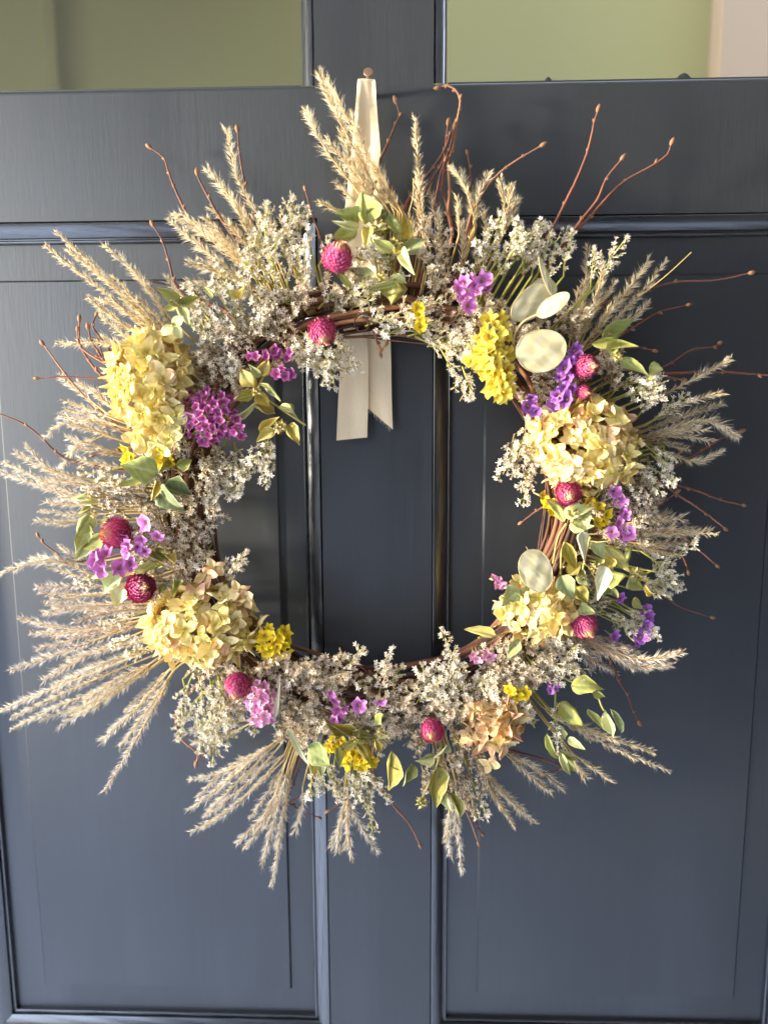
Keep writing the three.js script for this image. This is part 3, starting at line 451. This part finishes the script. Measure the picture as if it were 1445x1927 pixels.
function seedbud(m, p, r) { for (let k = 0; k < 26; k++) { const a = k * 2.4, y = 1 - 2 * (k + 0.5) / 26, q = Math.sqrt(1 - y * y), n = V(Math.cos(a) * q, y, Math.sin(a) * q), c = jit(pick([C('#b9a55c'), C('#8f8a4a'), C('#cdbd86')]), 0.1); const [s, b] = basis(n); const o = p.clone().addScaledVector(n, r * 0.5); const e = p.clone().addScaledVector(n, r * rr(0.9, 1.3)); m.tri(m.vv(o.clone().addScaledVector(s, r * 0.3), c), m.vv(o.clone().addScaledVector(b, r * 0.3), c), m.vv(e, c)); m.tri(m.vv(o.clone().addScaledVector(s, -r * 0.3), c), m.vv(o.clone().addScaledVector(b, -r * 0.3), c), m.vv(e, c)); } }
function leafSprig(stem, leaves, buds = []) {
  const g = grp('leaf_sprig', wreath);
  const st = new MB(); for (const q of stem) st.tube(curve(q.map((p, k) => PX(p[0], p[1], 0.046 + 0.016 * k / (q.length - 1))), 12), 0.0008, C('#a9a25c'), 6); if (stem.length) st.build('stem', M.stem, g);
  for (const [b, t, w, c, o] of leaves) { const m = new MB(); leaf(m, b, t, w, jit(c, 0.08), o); m.build('leaf', M.leaf, g); }
  for (const [x, y, r] of buds) { const m = new MB(); seedbud(m, PX(x, y, 0.07), sz(r)); m.build('seed_head', M.stem, g); }
}
leafSprig([[[715, 560], [705, 480], [690, 425]], [[740, 560], [755, 500], [760, 450]]], [
  [[688, 422], [680, 360], 42, LG], [[674, 420], [630, 400], 28, LG, { c2: LO }], [[675, 426], [624, 416], 24, LP], [[672, 432], [628, 446], 24, LG], [[690, 428], [687, 468], 28, LY, { c2: LP }], [[698, 420], [728, 396], 34, LD],
  [[756, 442], [732, 396], 30, LG], [[772, 452], [762, 404], 30, LY, { c2: LO }], [[745, 470], [698, 445], 34, LG], [[763, 472], [802, 450], 32, LGR], [[754, 476], [781, 518], 30, LP], [[748, 478], [742, 448], 26, LY], [[705, 438], [738, 424], 22, LO],
  [[706, 522], [656, 506], 32, LGR], [[662, 540], [636, 506], 18, LG], [[740, 528], [735, 576], 60, LO, { zb: 0.058, fold: 0.05 }], [[748, 528], [688, 544], 26, LG], [[733, 522], [766, 534], 22, LP]], [[712, 428, 16], [745, 455, 13], [716, 520, 10]]);
leafSprig([[[385, 600], [360, 585], [335, 572]]], [[[338, 571], [294, 541], 28, LG], [[340, 570], [374, 558], 22, LG], [[337, 574], [357, 614], 22, LP], [[336, 573], [309, 584], 16, LG], [[402, 558], [381, 538], 18, LG], [[447, 562], [433, 545], 18, LG], [[450, 562], [462, 536], 28, LY]], [[333, 571, 9]]);
leafSprig([[[500, 700], [485, 735], [480, 765]], [[495, 745], [530, 770], [575, 800]]], [
  [[492, 708], [466, 684], 20, LGR], [[491, 708], [505, 675], 36, LY, { c2: LG }], [[479, 729], [452, 692], 38, LY, { c2: LP }], [[477, 742], [441, 752], 28, LO], [[480, 757], [426, 792], 30, LP], [[487, 737], [508, 766], 26, LY], [[488, 724], [528, 756], 34, LD], [[478, 764], [518, 778], 40, LY, { c2: LO, zb: 0.060 }], [[489, 814], [527, 784], 26, LY], [[517, 809], [482, 832], 28, LY, { c2: LP }], [[541, 800], [564, 838], 28, LY, { c2: LD }], [[528, 763], [562, 790], 20, LP], [[540, 765], [555, 770], 20, LG]], [[483, 737, 11], [527, 803, 14], [425, 790, 11]]);
leafSprig([[[330, 850], [310, 870], [296, 888]], [[296, 888], [310, 920], [320, 950]]], [
  [[297, 888], [228, 875], 50, LG, { c2: LD, fold: 0.12, zb: 0.076 }], [[275, 898], [222, 914], 32, LG], [[326, 878], [298, 892], 28, LO], [[333, 878], [362, 864], 28, LG], [[308, 914], [362, 932], 36, LGR, { c2: LD }], [[300, 928], [348, 962], 44, LGR, { c2: LD }], [[291, 905], [284, 942], 16, LY]], []);
leafSprig([[[235, 960], [200, 960], [172, 950]], [[230, 1010], [200, 1015], [175, 1000]]], [
  [[172, 936], [133, 938], 28, LG, { c2: LO }], [[186, 944], [147, 947], 14, LP], [[172, 954], [147, 968], 18, LO], [[176, 968], [146, 1008], 34, LG, { c2: LO }], [[168, 984], [144, 1050], 30, LG, { c2: LO }], [[196, 1008], [158, 1032], 40, LO, { c2: LG, fold: 0.1 }], [[168, 1020], [141, 1054], 26, LP], [[205, 975], [190, 990], 20, LD]], [[172, 935, 9], [177, 966, 9]]);
leafSprig([[[330, 1070], [300, 1055], [285, 1060]], [[250, 1060], [235, 1080], [225, 1100]]], [[[294, 1060], [255, 1076], 30, LG, { c2: LY }], [[312, 1056], [288, 1036], 36, LO, { c2: LD }], [[320, 1045], [330, 1062], 24, LY], [[229, 1076], [195, 1118], 34, LP, { c2: LG }], [[238, 1094], [219, 1139], 36, LP], [[310, 1100], [300, 1120], 20, LD], [[333, 1095], [325, 1120], 22, LG]], [[300, 1060, 8]]);
leafSprig([[[680, 1440], [665, 1400], [650, 1370]], [[700, 1340], [680, 1370], [665, 1390]]], [
  [[648, 1382], [603, 1348], 50, LO, { c2: C('#6d6420') }], [[662, 1386], [615, 1361], 26, LY, { c2: LO }], [[660, 1380], [708, 1388], 42, LO, { c2: C('#6d6420') }], [[672, 1394], [640, 1412], 26, LO], [[670, 1394], [697, 1440], 28, LY, { c2: LO }], [[705, 1392], [715, 1425], 22, LY], [[732, 1384], [681, 1396], 16, LP], [[722, 1345], [705, 1365], 32, LG], [[736, 1413], [731, 1487], 28, LY, { c2: LO }], [[757, 1440], [733, 1444], 24, LG], [[774, 1436], [758, 1480], 32, LG], [[845, 1400], [813, 1427], 26, LGR], [[815, 1420], [780, 1432], 26, LGR]], [[672, 1388, 12], [717, 1378, 10]]);
leafSprig([[[590, 1390], [595, 1410], [598, 1430]]], [[[580, 1408], [622, 1440], 46, LG, { c2: LD, fold: 0.1, zb: 0.074 }], [[590, 1425], [592, 1465], 30, LY, { c2: LG }], [[603, 1430], [605, 1462], 22, LP], [[636, 1405], [640, 1445], 24, LG]]);
leafSprig([[[830, 1410], [822, 1440], [800, 1490]], [[830, 1450], [835, 1480], [845, 1500]]], [[[825, 1442], [820, 1522], 44, LO, { c2: LY, shp: 0.6 }], [[836, 1445], [834, 1500], 20, LY], [[830, 1490], [850, 1530], 26, LP], [[842, 1490], [864, 1541], 20, LO]], [[795, 1510, 13]]);
leafSprig([[[1030, 1262], [1090, 1290], [1128, 1310]], [[1125, 1310], [1132, 1330], [1140, 1342]]], [
  [[1074, 1290], [1137, 1298], 42, LG, { c2: LY, fold: 0.3, zb: 0.062 }], [[1115, 1300], [1138, 1312], 18, LG], [[1052, 1322], [1098, 1367], 42, LG, { c2: LY, fold: 0.2 }], [[1106, 1334], [1136, 1374], 26, LG], [[1140, 1338], [1152, 1385], 30, LP], [[1148, 1334], [1168, 1380], 26, LP, { c2: LG }], [[1028, 1380], [1050, 1427], 26, LG], [[1058, 1372], [1062, 1392], 20, LP], [[1053, 1410], [1083, 1428], 22, LG], [[1054, 1415], [1073, 1459], 28, LP], [[1068, 1390], [1101, 1411], 18, LP], [[1066, 1430], [1082, 1452], 16, LG]]);
leafSprig([[[1040, 1060], [1050, 1010], [1065, 985]], [[1055, 1090], [1056, 1040], [1062, 1020]], [[1090, 1110], [1100, 1050], [1110, 1010]]], [
  [[1062, 982], [1026, 938], 28, LG], [[1060, 972], [1122, 954], 32, LP, { c2: LG }], [[1092, 966], [1104, 1000], 38, LP], [[1070, 990], [1118, 990], 34, LP], [[1095, 1000], [1100, 1062], 46, LW, { c2: LP, zb: 0.078 }], [[1062, 1020], [1082, 1070], 32, LO, { c2: LY }], [[1115, 1022], [1147, 1062], 38, LP, { c2: LG }], [[1070, 1082], [1097, 1058], 32, LY, { c2: LP }], [[1054, 1084], [1079, 1127], 34, LGR, { c2: LG, zb: 0.076 }], [[1088, 1080], [1108, 1105], 30, LGR], [[1136, 1064], [1124, 1130], 32, LW, { c2: LGR, zb: 0.076 }], [[1140, 1028], [1187, 1078], 32, LY, { c2: LP }], [[1170, 1062], [1188, 1028], 18, LG], [[1138, 1090], [1178, 1084], 34, LG], [[1140, 1098], [1160, 1122], 34, LD], [[1180, 1108], [1191, 1068], 18, LP], [[1184, 1088], [1210, 1108], 26, LG], [[1083, 1105], [1105, 1135], 38, LO, { c2: LY }], [[1092, 1138], [1120, 1155], 30, LP, { c2: LG }], [[1228, 1118], [1212, 1100], 22, LY], [[1190, 1128], [1210, 1145], 26, LG], [[1150, 1050], [1140, 1075], 30, LY], [[1125, 1050], [1115, 1070], 22, LG]], [[1080, 970, 13], [1120, 1068, 12], [1200, 1082, 15], [1095, 1085, 10]]);
leafSprig([[[1000, 1150], [985, 1125], [975, 1110]], [[975, 1180], [940, 1195], [900, 1200]]], [[[977, 1108], [943, 1142], 40, LGR, { c2: LG }], [[978, 1110], [1010, 1117], 28, LGR], [[987, 1124], [972, 1168], 36, LP, { c2: LY }], [[1028, 1112], [1046, 1148], 26, LP], [[977, 1203], [953, 1238], 30, LGR], [[932, 1196], [873, 1184], 24, LY, { c2: LP }], [[950, 1130], [925, 1148], 18, LP]]);
leafSprig([[[1110, 690], [1150, 675], [1200, 680]]], [[[1132, 638], [1192, 602], 36, LG, { c2: LO }], [[1112, 646], [1202, 652], 22, LG, { c2: LY, fold: 0.8 }], [[1148, 668], [1164, 638], 28, LG], [[1166, 674], [1222, 708], 38, LG, { c2: LO, fold: 0.3 }], [[1220, 692], [1247, 696], 26, LG]], [[1160, 672, 10]]);
leafSprig([], [[[517, 1352], [527, 1278], 11, LW, { c2: BE }], [[543, 1372], [581, 1440], 17, LW, { c2: LP }], [[650, 1345], [600, 1330], 16, C('#8a5a3a'), { zb: 0.05, c2: C('#6a4028') }], [[355, 895], [300, 870], 26, C('#9a6a50'), { zb: 0.05, c2: C('#7a4a34') }], [[425, 850], [415, 890], 24, C('#6a3a28'), { zb: 0.045, c2: C('#5a3020') }]]);

// --- hydrangea heads
function floretGeo(c1, c2, c3) {
  const m = new MB(), np = 4, cup = rr(-0.15, 1.0);
  for (let k = 0; k < np; k++) {
    if (rnd() < 0.06) continue;
    const a = k / np * Math.PI * 2 + rr(-0.25, 0.25), L = rr(0.82, 1.18), w = rr(0.34, 0.50), cu = cup + rr(-0.4, 0.5), tw = rr(-0.9, 0.9), ph = rr(0, 6), ca = Math.cos(a), sa = Math.sin(a), pk = rnd() < 0.42 ? rr(0.25, 1.0) : rr(0, 0.2), edge = rr(0.05, 0.55), rec = rr(-0.5, 0.3), tip = rr(0.62, 0.9), tone = rr(0.88, 1.06);
    m.grid(6, 7, (u, v) => {
      const q = u * 2 - 1, wd = w * Math.pow(Math.sin(Math.PI * Math.pow(v * 0.96 + 0.03, 0.82)), tip), r = 0.05 + L * v, x = q * wd;
      const h = cu * (v * v * 0.8) + rec * Math.pow(v, 4) + edge * q * q * wd * (1 - 0.3 * v) + tw * x * v + 0.08 * Math.sin(v * 7 + q * 4 + ph) + 0.05 * Math.sin(q * 9 + ph * 2) * v + rr(-0.012, 0.012) - 0.08 * v;
      let c = mix(mix(c1, c2, clamp(v * 1.2, 0, 1)), c3, clamp(pk * (0.2 + v), 0, 1)); c = mix(c, mix(c1, c3, 0.5), (Math.abs(q) < 0.1 || Math.sin(q * 13 + v * 3) > 0.85) ? 0.22 : 0); if (v > 0.93 || Math.abs(q) > 0.95) c = mix(c, C('#d9bc78'), 0.10);
      return [V(ca * r - sa * x, sa * r + ca * x, h), jit([c[0] * tone, c[1] * tone, c[2] * tone], 0.04)];
    });
  }
  const e = new MB(); // the tiny eye
  m.tube([V(0, 0, -0.35), V(0, 0, 0), V(0, 0, 0.10)], t => 0.05 + 0.04 * t, mix(c1, C('#a8b060'), 0.4), 5);
  return m.geometry();
}
const PETS = {
  yellow: Array.from({ length: 14 }, () => floretGeo(C('#ecda66'), C('#faeda4'), C('#f4da94'))), peach: Array.from({ length: 14 }, () => floretGeo(C('#ecd672'), C('#f8e29c'), C('#eca67c'))),
  cream: Array.from({ length: 14 }, () => floretGeo(C('#eadc88'), C('#faecb4'), C('#eeb094'))), green: Array.from({ length: 6 }, () => floretGeo(C('#cdd286'), C('#e4e4a4'), C('#f0e0a8'))), dry: Array.from({ length: 5 }, () => floretGeo(C('#d8c082'), C('#e9d49c'), C('#e2a488'))),
};
const zAxis = V(0, 0, 1);
function floret(g, p, n, r, kind) {
  const m = mesh('floret', pick(PETS[kind]), M.petal, g); m.position.copy(p); m.scale.setScalar(r);
  m.quaternion.setFromUnitVectors(zAxis, n.clone().normalize()).multiply(new THREE.Quaternion().setFromAxisAngle(zAxis, rr(0, 6.28)));
}
function hydrangea(cx, cy, rx, ry, n, kinds, label, size = 24) {
  const g = grp('hydrangea_head', wreath); g.userData.label = label; const zc = 0.052, dz = Math.min(sz(rx), sz(ry)) * 0.78;
  const A = sz(rx - size * 0.55), B = sz(ry - size * 0.55), O = PX(cx, cy, zc + dz * 0.4); O.z = zc;
  for (let k = 0; k < n; k++) { // a dome of florets, nearly even over the front
    const y = 1 - (k + 0.5) / n * 1.25, a = k * 2.39996 + rr(-0.2, 0.2), q = Math.sqrt(Math.max(0, 1 - y * y)), d = V(Math.cos(a) * q, Math.sin(a) * q, y), s = rr(0.82, 1.10);
    const p = V(O.x + d.x * A * s, O.y + d.y * B * s, O.z + d.z * dz * s), nn = V(d.x / A, d.y / B, d.z / dz).normalize().add(V(gauss(), gauss(), gauss()).multiplyScalar(0.42));
    floret(g, p, nn, sz(size) * rr(0.8, 1.2), pick(kinds));
  }
  const m = new MB(); for (let k = 0; k < 24; k++) { const a = k * 2.4, q = Math.sqrt((k + 1) / 25); m.tube([V(O.x, O.y, O.z - 0.012), V(O.x + Math.cos(a) * q * A * 0.85, O.y + Math.sin(a) * q * B * 0.85, O.z + dz * 0.75 * Math.sqrt(1 - q * q * 0.9))], 0.0006, C('#b0a860'), 4); } m.build('stalks', M.stem, g).userData.kind = 'stuff';
  return g;
}
const h1 = hydrangea(283, 722, 84, 100, 104, ['yellow', 'yellow', 'yellow', 'yellow', 'cream'], 'pale yellow hydrangea head beside magenta statice');
for (const [x, y, k] of [[325, 612, 'green'], [320, 822, 'yellow'], [338, 800, 'green'], [275, 838, 'yellow'], [300, 845, 'yellow'], [255, 825, 'yellow'], [330, 780, 'yellow']]) floret(h1, PX(x, y, 0.073), V(gauss() * 0.5, gauss() * 0.5, 1), sz(23), k);
hydrangea(375, 1183, 114, 84, 100, ['peach', 'yellow', 'yellow', 'cream'], 'broad yellow and peach hydrangea head beside bright yellow statice');
hydrangea(1105, 838, 103, 97, 92, ['cream', 'peach', 'yellow', 'cream', 'peach'], 'cream and blush hydrangea head below purple statice', 26);
hydrangea(1022, 1150, 80, 72, 46, ['yellow', 'peach', 'cream'], 'small yellow hydrangea head under a pale seed pod', 25);
const h5 = hydrangea(930, 1367, 62, 57, 32, ['dry', 'dry', 'peach'], 'tan and blush hydrangea head among white sprigs', 25);
for (const [x, y] of [[922, 1438], [893, 1335], [960, 1325], [880, 1385]]) floret(h5, PX(x, y, 0.058), V(gauss(), gauss(), 1), sz(20), 'dry');
{ const g = grp('hydrangea_head', wreath); g.userData.label = 'few dry tan florets above the broad hydrangea'; for (const [x, y] of [[388, 1080], [405, 1068], [450, 1110], [462, 1125]]) floret(g, PX(x, y, 0.06), V(gauss() * 0.4, gauss() * 0.4, 1), sz(21), 'dry'); floret(g, PX(970, 1095, 0.06), V(0.4, 0, 1), sz(16), 'cream'); }

// --- globe amaranth
function globe(cx, cy, r, dir, dark = 0) {
  const g = grp('globe_amaranth', wreath), R = sz(r) * rr(0.82, 0.94), p0 = PX(cx, cy, 0.068), ax = V(...dir).normalize(), [s, b] = basis(ax), m = new MB(), N = 230;
  const base = mix(C('#b8306e'), C('#8e1450'), dark), tipc = mix(C('#e87a9a'), base, dark * 0.7), eye = mix(C('#f0c48a'), base, dark * 0.5);
  for (let k = 0; k < N; k++) {
    const y = 1 - 1.75 * (k + 0.5) / N, q = Math.sqrt(1 - y * y), a = k * 2.39996 + rr(-0.09, 0.09), n = s.clone().multiplyScalar(Math.cos(a) * q).addScaledVector(b, Math.sin(a) * q).addScaledVector(ax, y * 1.06), nn = n.clone().normalize();
    const up = ax.clone().addScaledVector(nn, -ax.dot(nn)).normalize(), sd = nn.clone().cross(up).normalize(), P = p0.clone().addScaledVector(n, R * (0.84 + 0.05 * Math.sin(3 * a + cx) * q + rr(-0.02, 0.02))), L = R * rr(0.24, 0.42), w = R * rr(0.08, 0.13), t = clamp((k / N - 0.02) / 0.16, 0, 1);
    const c = jit(mix(eye, mix(base, C('#c9708a'), 0.35 * rnd()), Math.min(1, t * 1.05)), 0.2), ct = jit(mix(eye, mix(tipc, C('#e0b0a8'), 0.4 * rnd()), t), 0.15), lift = 0.55 + 0.5 * (1 - t);
    const o = m.vv(P, c), l = m.vv(P.clone().addScaledVector(up, L * 0.5).addScaledVector(sd, w).addScaledVector(nn, L * 0.22), c), rgt = m.vv(P.clone().addScaledVector(up, L * 0.5).addScaledVector(sd, -w).addScaledVector(nn, L * 0.22), c), kx = m.vv(P.clone().addScaledVector(up, L * 0.5).addScaledVector(nn, L * 0.40), c), tp = m.vv(P.clone().addScaledVector(up, L).addScaledVector(nn, L * lift), ct);
    m.tri(o, kx, l); m.tri(o, rgt, kx); m.tri(l, kx, tp); m.tri(kx, rgt, tp);
  }
  const core = new THREE.SphereGeometry(R * 0.86, 20, 14), cc = new Float32Array(core.attributes.position.count * 3); for (let i = 0; i < cc.length; i += 3) { cc[i] = base[0] * 0.8; cc[i + 1] = base[1] * 0.8; cc[i + 2] = base[2] * 0.8; } core.setAttribute('color', new THREE.BufferAttribute(cc, 3)); core.translate(p0.x, p0.y, p0.z);
  mesh('core', core, M.bract, g); const bm = m.build('bracts', M.bract, g); bm.userData.kind = 'stuff';
  const st = new MB(); st.tube([p0.clone().addScaledVector(ax, -R * 0.7), p0.clone().addScaledVector(ax, -R * 0.8).add(V(0, 0, -0.03))], 0.0007, C('#a9a25c'), 5); st.build('stem', M.stem, g);
}
globe(635, 488, 29, [0.25, 0.75, 0.5]); globe(607, 622, 29, [0.2, -0.7, 0.5], 0.25); globe(222, 1003, 31, [-0.45, 0.1, 0.8], 0.35); globe(265, 1106, 30, [0.5, 0.2, 0.6], 0.35); globe(449, 1287, 28, [-0.1, -0.7, 0.6], 0.6);
globe(813, 1374, 25, [-0.1, -0.2, 0.9]); globe(1097, 1175, 28, [0.25, -0.4, 0.8]); globe(1069, 928, 28, [0, -0.2, 0.9]); globe(1101, 690, 26, [0.4, 0, 0.7], 0.2); globe(1096, 738, 18, [0.4, -0.1, 0.7], 0.2);

// --- statice bunches: papery ruffled cups
function cupGeo(c1, c2, cin, flare) {
  const m = new MB(), ph = rr(0, 6), lob = 5, rings = [[0.10, -1.05], [0.26, -0.5], [0.55, -0.12], [0.95 * flare, 0.16], [1.08 * flare, 0.22]], n = 15, ov = rr(0.75, 1.0), an = rr(0, 3);
  rings.forEach(([r, h], k) => { for (let q = 0; q < n; q++) { const a = q / n * 6.2832, ruf = k > 2 ? 1 + 0.18 * Math.sin(lob * a + ph) + 0.11 * Math.sin(9 * a + ph * 2) + rr(-0.06, 0.06) : 1, x = Math.cos(a) * r * ruf, y = Math.sin(a) * r * ruf * ov, z = h + (k > 2 ? 0.26 * Math.sin(lob * a + ph + 1.2) + 0.12 * Math.sin(7 * a + ph) + rr(-0.10, 0.10) : 0); m.v(x * Math.cos(an) - y * Math.sin(an), x * Math.sin(an) + y * Math.cos(an), z, jit(k < 2 ? cin : mix(c1, c2, (k - 2) / 2), 0.05)); } });
  for (let k = 0; k < rings.length - 1; k++) for (let q = 0; q < n; q++) { const a = k * n + q, b = k * n + (q + 1) % n; m.quad(a, b, b + n, a + n); }
  return m.geometry();
}
const CUP = {}; for (const [k, a, b, c, fl] of [['magenta', '#b44c98', '#d586bc', '#9c4a80', 0.85], ['orchid', '#c468b8', '#e3a2d8', '#a8708c', 1.1], ['violet', '#9a52ae', '#ba7eca', '#7a5078', 1.1], ['yellow', '#e3c400', '#f4dc28', '#cdb020', 1.1], ['lemon', '#e8d040', '#f4e468', '#c8b040', 1.1], ['pink', '#e59ac4', '#f2b9d8', '#cf9a9a', 1.0]]) CUP[k] = Array.from({ length: 12 }, () => cupGeo(C(a), C(b), C(c), fl));
function statice(kind, label, spots, r = 11.5, z = 0.070) { // spots: [x, y] or [cx, cy, rx, ry, n]
  const g = grp('statice_bunch', wreath); g.userData.label = label; const L = [];
  for (const s of spots) { if (s.length === 2) L.push([s[0], s[1], z + rr(-0.003, 0.003), gauss() * 0.6, gauss() * 0.6]); else { const [cx, cy, rx, ry, n] = s; for (let k = 0; k < n; k++) { const a = k * 2.39996, q = Math.sqrt((k + 0.5) / n); L.push([cx + Math.cos(a) * rx * q, cy + Math.sin(a) * ry * q, z + 0.012 * (1 - q * q) - 0.004, Math.cos(a) * q * 0.8, -Math.sin(a) * q * 0.8]); } } }
  const st = new MB();
  for (const [x0, y0, z0, nx, ny] of L) {
    const x = x0 + gauss() * 4.5, y = y0 + gauss() * 4.5, zz = z0 + gauss() * 0.004, p = PX(x, y, zz), n = V(nx + gauss() * 0.6, ny + gauss() * 0.6, 0.9).normalize();
    const m = mesh('floret', pick(CUP[kind]), M.petal, g); m.position.copy(p); m.scale.set(1, rr(0.6, 1), rr(0.8, 1.15)).multiplyScalar(sz(r) * rr(0.72, 1.2)); m.quaternion.setFromUnitVectors(zAxis, n).multiply(new THREE.Quaternion().setFromAxisAngle(zAxis, rr(0, 6.28)));
    const q = p.clone().addScaledVector(n, -sz(r) * 0.9); st.tube([q.clone().addScaledVector(n, 0.002), q, q.clone().addScaledVector(n, -0.004).add(V(0, 0, -0.010))], t => 0.0012 - 0.0008 * t, C('#a8a468'), 5);
  }
  st.build('stalks', M.stem, g).userData.kind = 'stuff';
}
statice('magenta', 'dense magenta statice bunch right of the pale yellow hydrangea', [[392, 782, 56, 50, 42], [445, 805, 14, 22, 5]], 11, 0.068);
statice('magenta', 'magenta statice sprig above the yellowing leaves', [[470, 672], [482, 668], [500, 670], [515, 660], [525, 668], [543, 660], [540, 674], [530, 692], [542, 702], [522, 702], [535, 708]], 12);
statice('orchid', 'orchid statice sprig on bare vine at the wreath top', [[862, 545], [878, 560], [895, 550], [908, 526], [886, 532], [872, 530], [880, 575], [912, 540], [900, 538]], 13);
statice('lemon', 'large lemon yellow statice bunch beside the round pods', [[930, 625, 30, 28, 11], [925, 675, 38, 35, 18], [942, 725, 26, 30, 13]], 12.5, 0.07);
statice('yellow', 'tiny bright yellow statice sprig on the vine', [[784, 580], [792, 578], [788, 590], [794, 602], [790, 613]], 9.5);
statice('violet', 'purple statice spike between pod and cream hydrangea', [[1080, 660], [1088, 668], [1070, 680], [1062, 690], [1078, 692], [1055, 708], [1068, 712], [1062, 728], [1075, 728], [1050, 745], [1062, 752], [1042, 760], [1000, 750], [992, 768], [1006, 772]], 12);
statice('yellow', 'bright yellow statice tufts under the pale yellow hydrangea', [[234, 848], [243, 858], [238, 864], [300, 852], [310, 862], [288, 866], [320, 868], [303, 872]], 11);
statice('orchid', 'orchid statice sprig around the crimson globe flowers', [[232, 1014], [236, 1037], [273, 987], [266, 1012], [296, 1008], [180, 1040], [184, 1064], [225, 1067], [247, 1060], [198, 1042], [240, 1028], [258, 1030], [175, 1055], [190, 1072], [270, 1036]], 13, 0.076);
statice('pink', 'soft pink statice bunch below the dark crimson globe', [[488, 1312, 30, 28, 17], [492, 1348, 22, 20, 10]], 10.5, 0.072);
statice('yellow', 'bright yellow statice tuft beside the broad hydrangea', [[512, 1210, 36, 30, 20]], 11, 0.062);
statice('orchid', 'orchid statice petals above the olive leaves', [[620, 1305], [628, 1318], [645, 1336], [675, 1330], [713, 1320], [636, 1354], [628, 1356], [640, 1340]], 12, 0.066);
statice('yellow', 'bright yellow statice tuft behind the olive leaves', [[640, 1405, 32, 12, 8], [675, 1430, 30, 20, 13]], 11, 0.056);
statice('pink', 'pink statice tuft hanging at the wreath hole', [[890, 1233], [903, 1238], [916, 1232], [924, 1236], [896, 1242]], 10.5, 0.062);
statice('pink', 'pink statice tuft at the edge of the hole above small hydrangea', [[930, 1090], [940, 1094], [948, 1102], [936, 1102]], 9.5, 0.062);
statice('yellow', 'tiny bright yellow statice sprig above the tan hydrangea', [[955, 1295], [963, 1302], [974, 1312], [985, 1306]], 10);
statice('yellow', 'bright yellow statice tufts below the cream hydrangea', [[1020, 932], [1030, 945], [1040, 960], [1110, 945], [1128, 952], [1125, 985], [1142, 968], [1135, 978]], 11, 0.058);
statice('orchid', 'orchid statice sprig below the cream hydrangea', [[1160, 925], [1165, 940], [1168, 962], [1178, 970], [1165, 985], [1182, 1002], [1152, 1003], [1175, 1012]], 14, 0.064);
statice('violet', 'purple statice sprig beside drooping white sprigs', [[1215, 1148], [1218, 1162], [1212, 1178], [1155, 1196], [1205, 1198], [1200, 1208], [1168, 1125], [1040, 1288], [1036, 1300]], 12, 0.055);

// --- honesty pods
function pod(cx, cy, rx, ry, ang, tilt, z, label) {
  const g = new MB(), O = PX(cx, cy, z), ca = Math.cos(ang), sa = Math.sin(ang), n = V(Math.sin(tilt[0]), Math.sin(tilt[1]), 1).normalize(), [s, b] = basis(n);
  const c = C('#dcd2a0'), c2 = C('#efe8c6'), c3 = C('#bdb07c');
  const P = (q, a, zz) => { q *= 1 + 0.025 * Math.sin(2 * a + cx) + 0.02 * Math.sin(3 * a + cy); const x = Math.cos(a) * sz(rx, z) * q, y = Math.sin(a) * sz(ry, z) * q, X = x * ca - y * sa, Y2 = x * sa + y * ca; return O.clone().addScaledVector(s, X).addScaledVector(b, Y2).addScaledVector(n, zz); };
  for (const sd of [1, -1]) g.grid(40, 10, (u, v) => { const a = u * 6.2832, bump = 0.00035 * Math.sin(Math.cos(a) * v * 5 + cx) * Math.cos(Math.sin(a) * v * 6) + 0.00005 * Math.sin(Math.cos(a) * v * 17 + Math.sin(a) * v * 13); let k = 0.5 + 0.5 * Math.sin(a * 3 + v * 6 + cx); const seed2 = Math.exp(-Math.pow((v - 0.38) / 0.10, 2)) * Math.pow(Math.max(0, Math.sin(a * 2 + 1)), 8); return [P(v, a, sd * (0.0007 * (1 - v * v) + bump)), mix(mix(c, c2, k * 0.7), c3, seed2 * 0.35)]; });
  const rim = []; for (let k = 0; k <= 48; k++) rim.push(P(1, k / 48 * 6.2832, 0)); g.tube(rim, 0.00035, C('#cfc48e'), 5, false);
  const h = P(1, Math.PI * 0.5, 0), h2 = P(1.22, Math.PI * 0.52, 0); g.tube([h, h2], t => 0.00035 * (1 - 0.7 * t), C('#c9b878'), 4);
  const m = g.build('honesty_pod', M.pod, wreath); m.userData.label = label;
}
pod(1018, 660, 46, 38, 0.1, [0.1, 0.05], 0.074, 'round silvery seed pod beside purple statice');
pod(1000, 570, 42, 27, 0.62, [0.3, -0.2], 0.066, 'tilted tan seed pod behind a smaller pod'); pod(1022, 545, 30, 20, 0.4, [0.4, 0.3], 0.058, 'pale seed pod tucked behind the tilted tan pod');
pod(1040, 574, 33, 16, 0.72, [-0.3, 0.4], 0.078, 'small narrow pale seed pod in front of a tan pod'); pod(1027, 521, 34, 7, -1.15, [0.6, 0.1], 0.070, 'edge-on straw seed pod standing upright'); pod(1008, 1074, 31, 43, 0.35, [0.2, 0.1], 0.080, 'oval pale yellow seed pod over small hydrangea');
{ const m = new MB(); m.tube(curve([PX(1010, 592, 0.076), PX(985, 605, 0.074), PX(968, 630, 0.07), PX(970, 665, 0.06)], 14), 0.0007, C('#c2a878'), 6); m.build('pod_stem', M.stem, wreath); }

renderer.render(scene, camera);
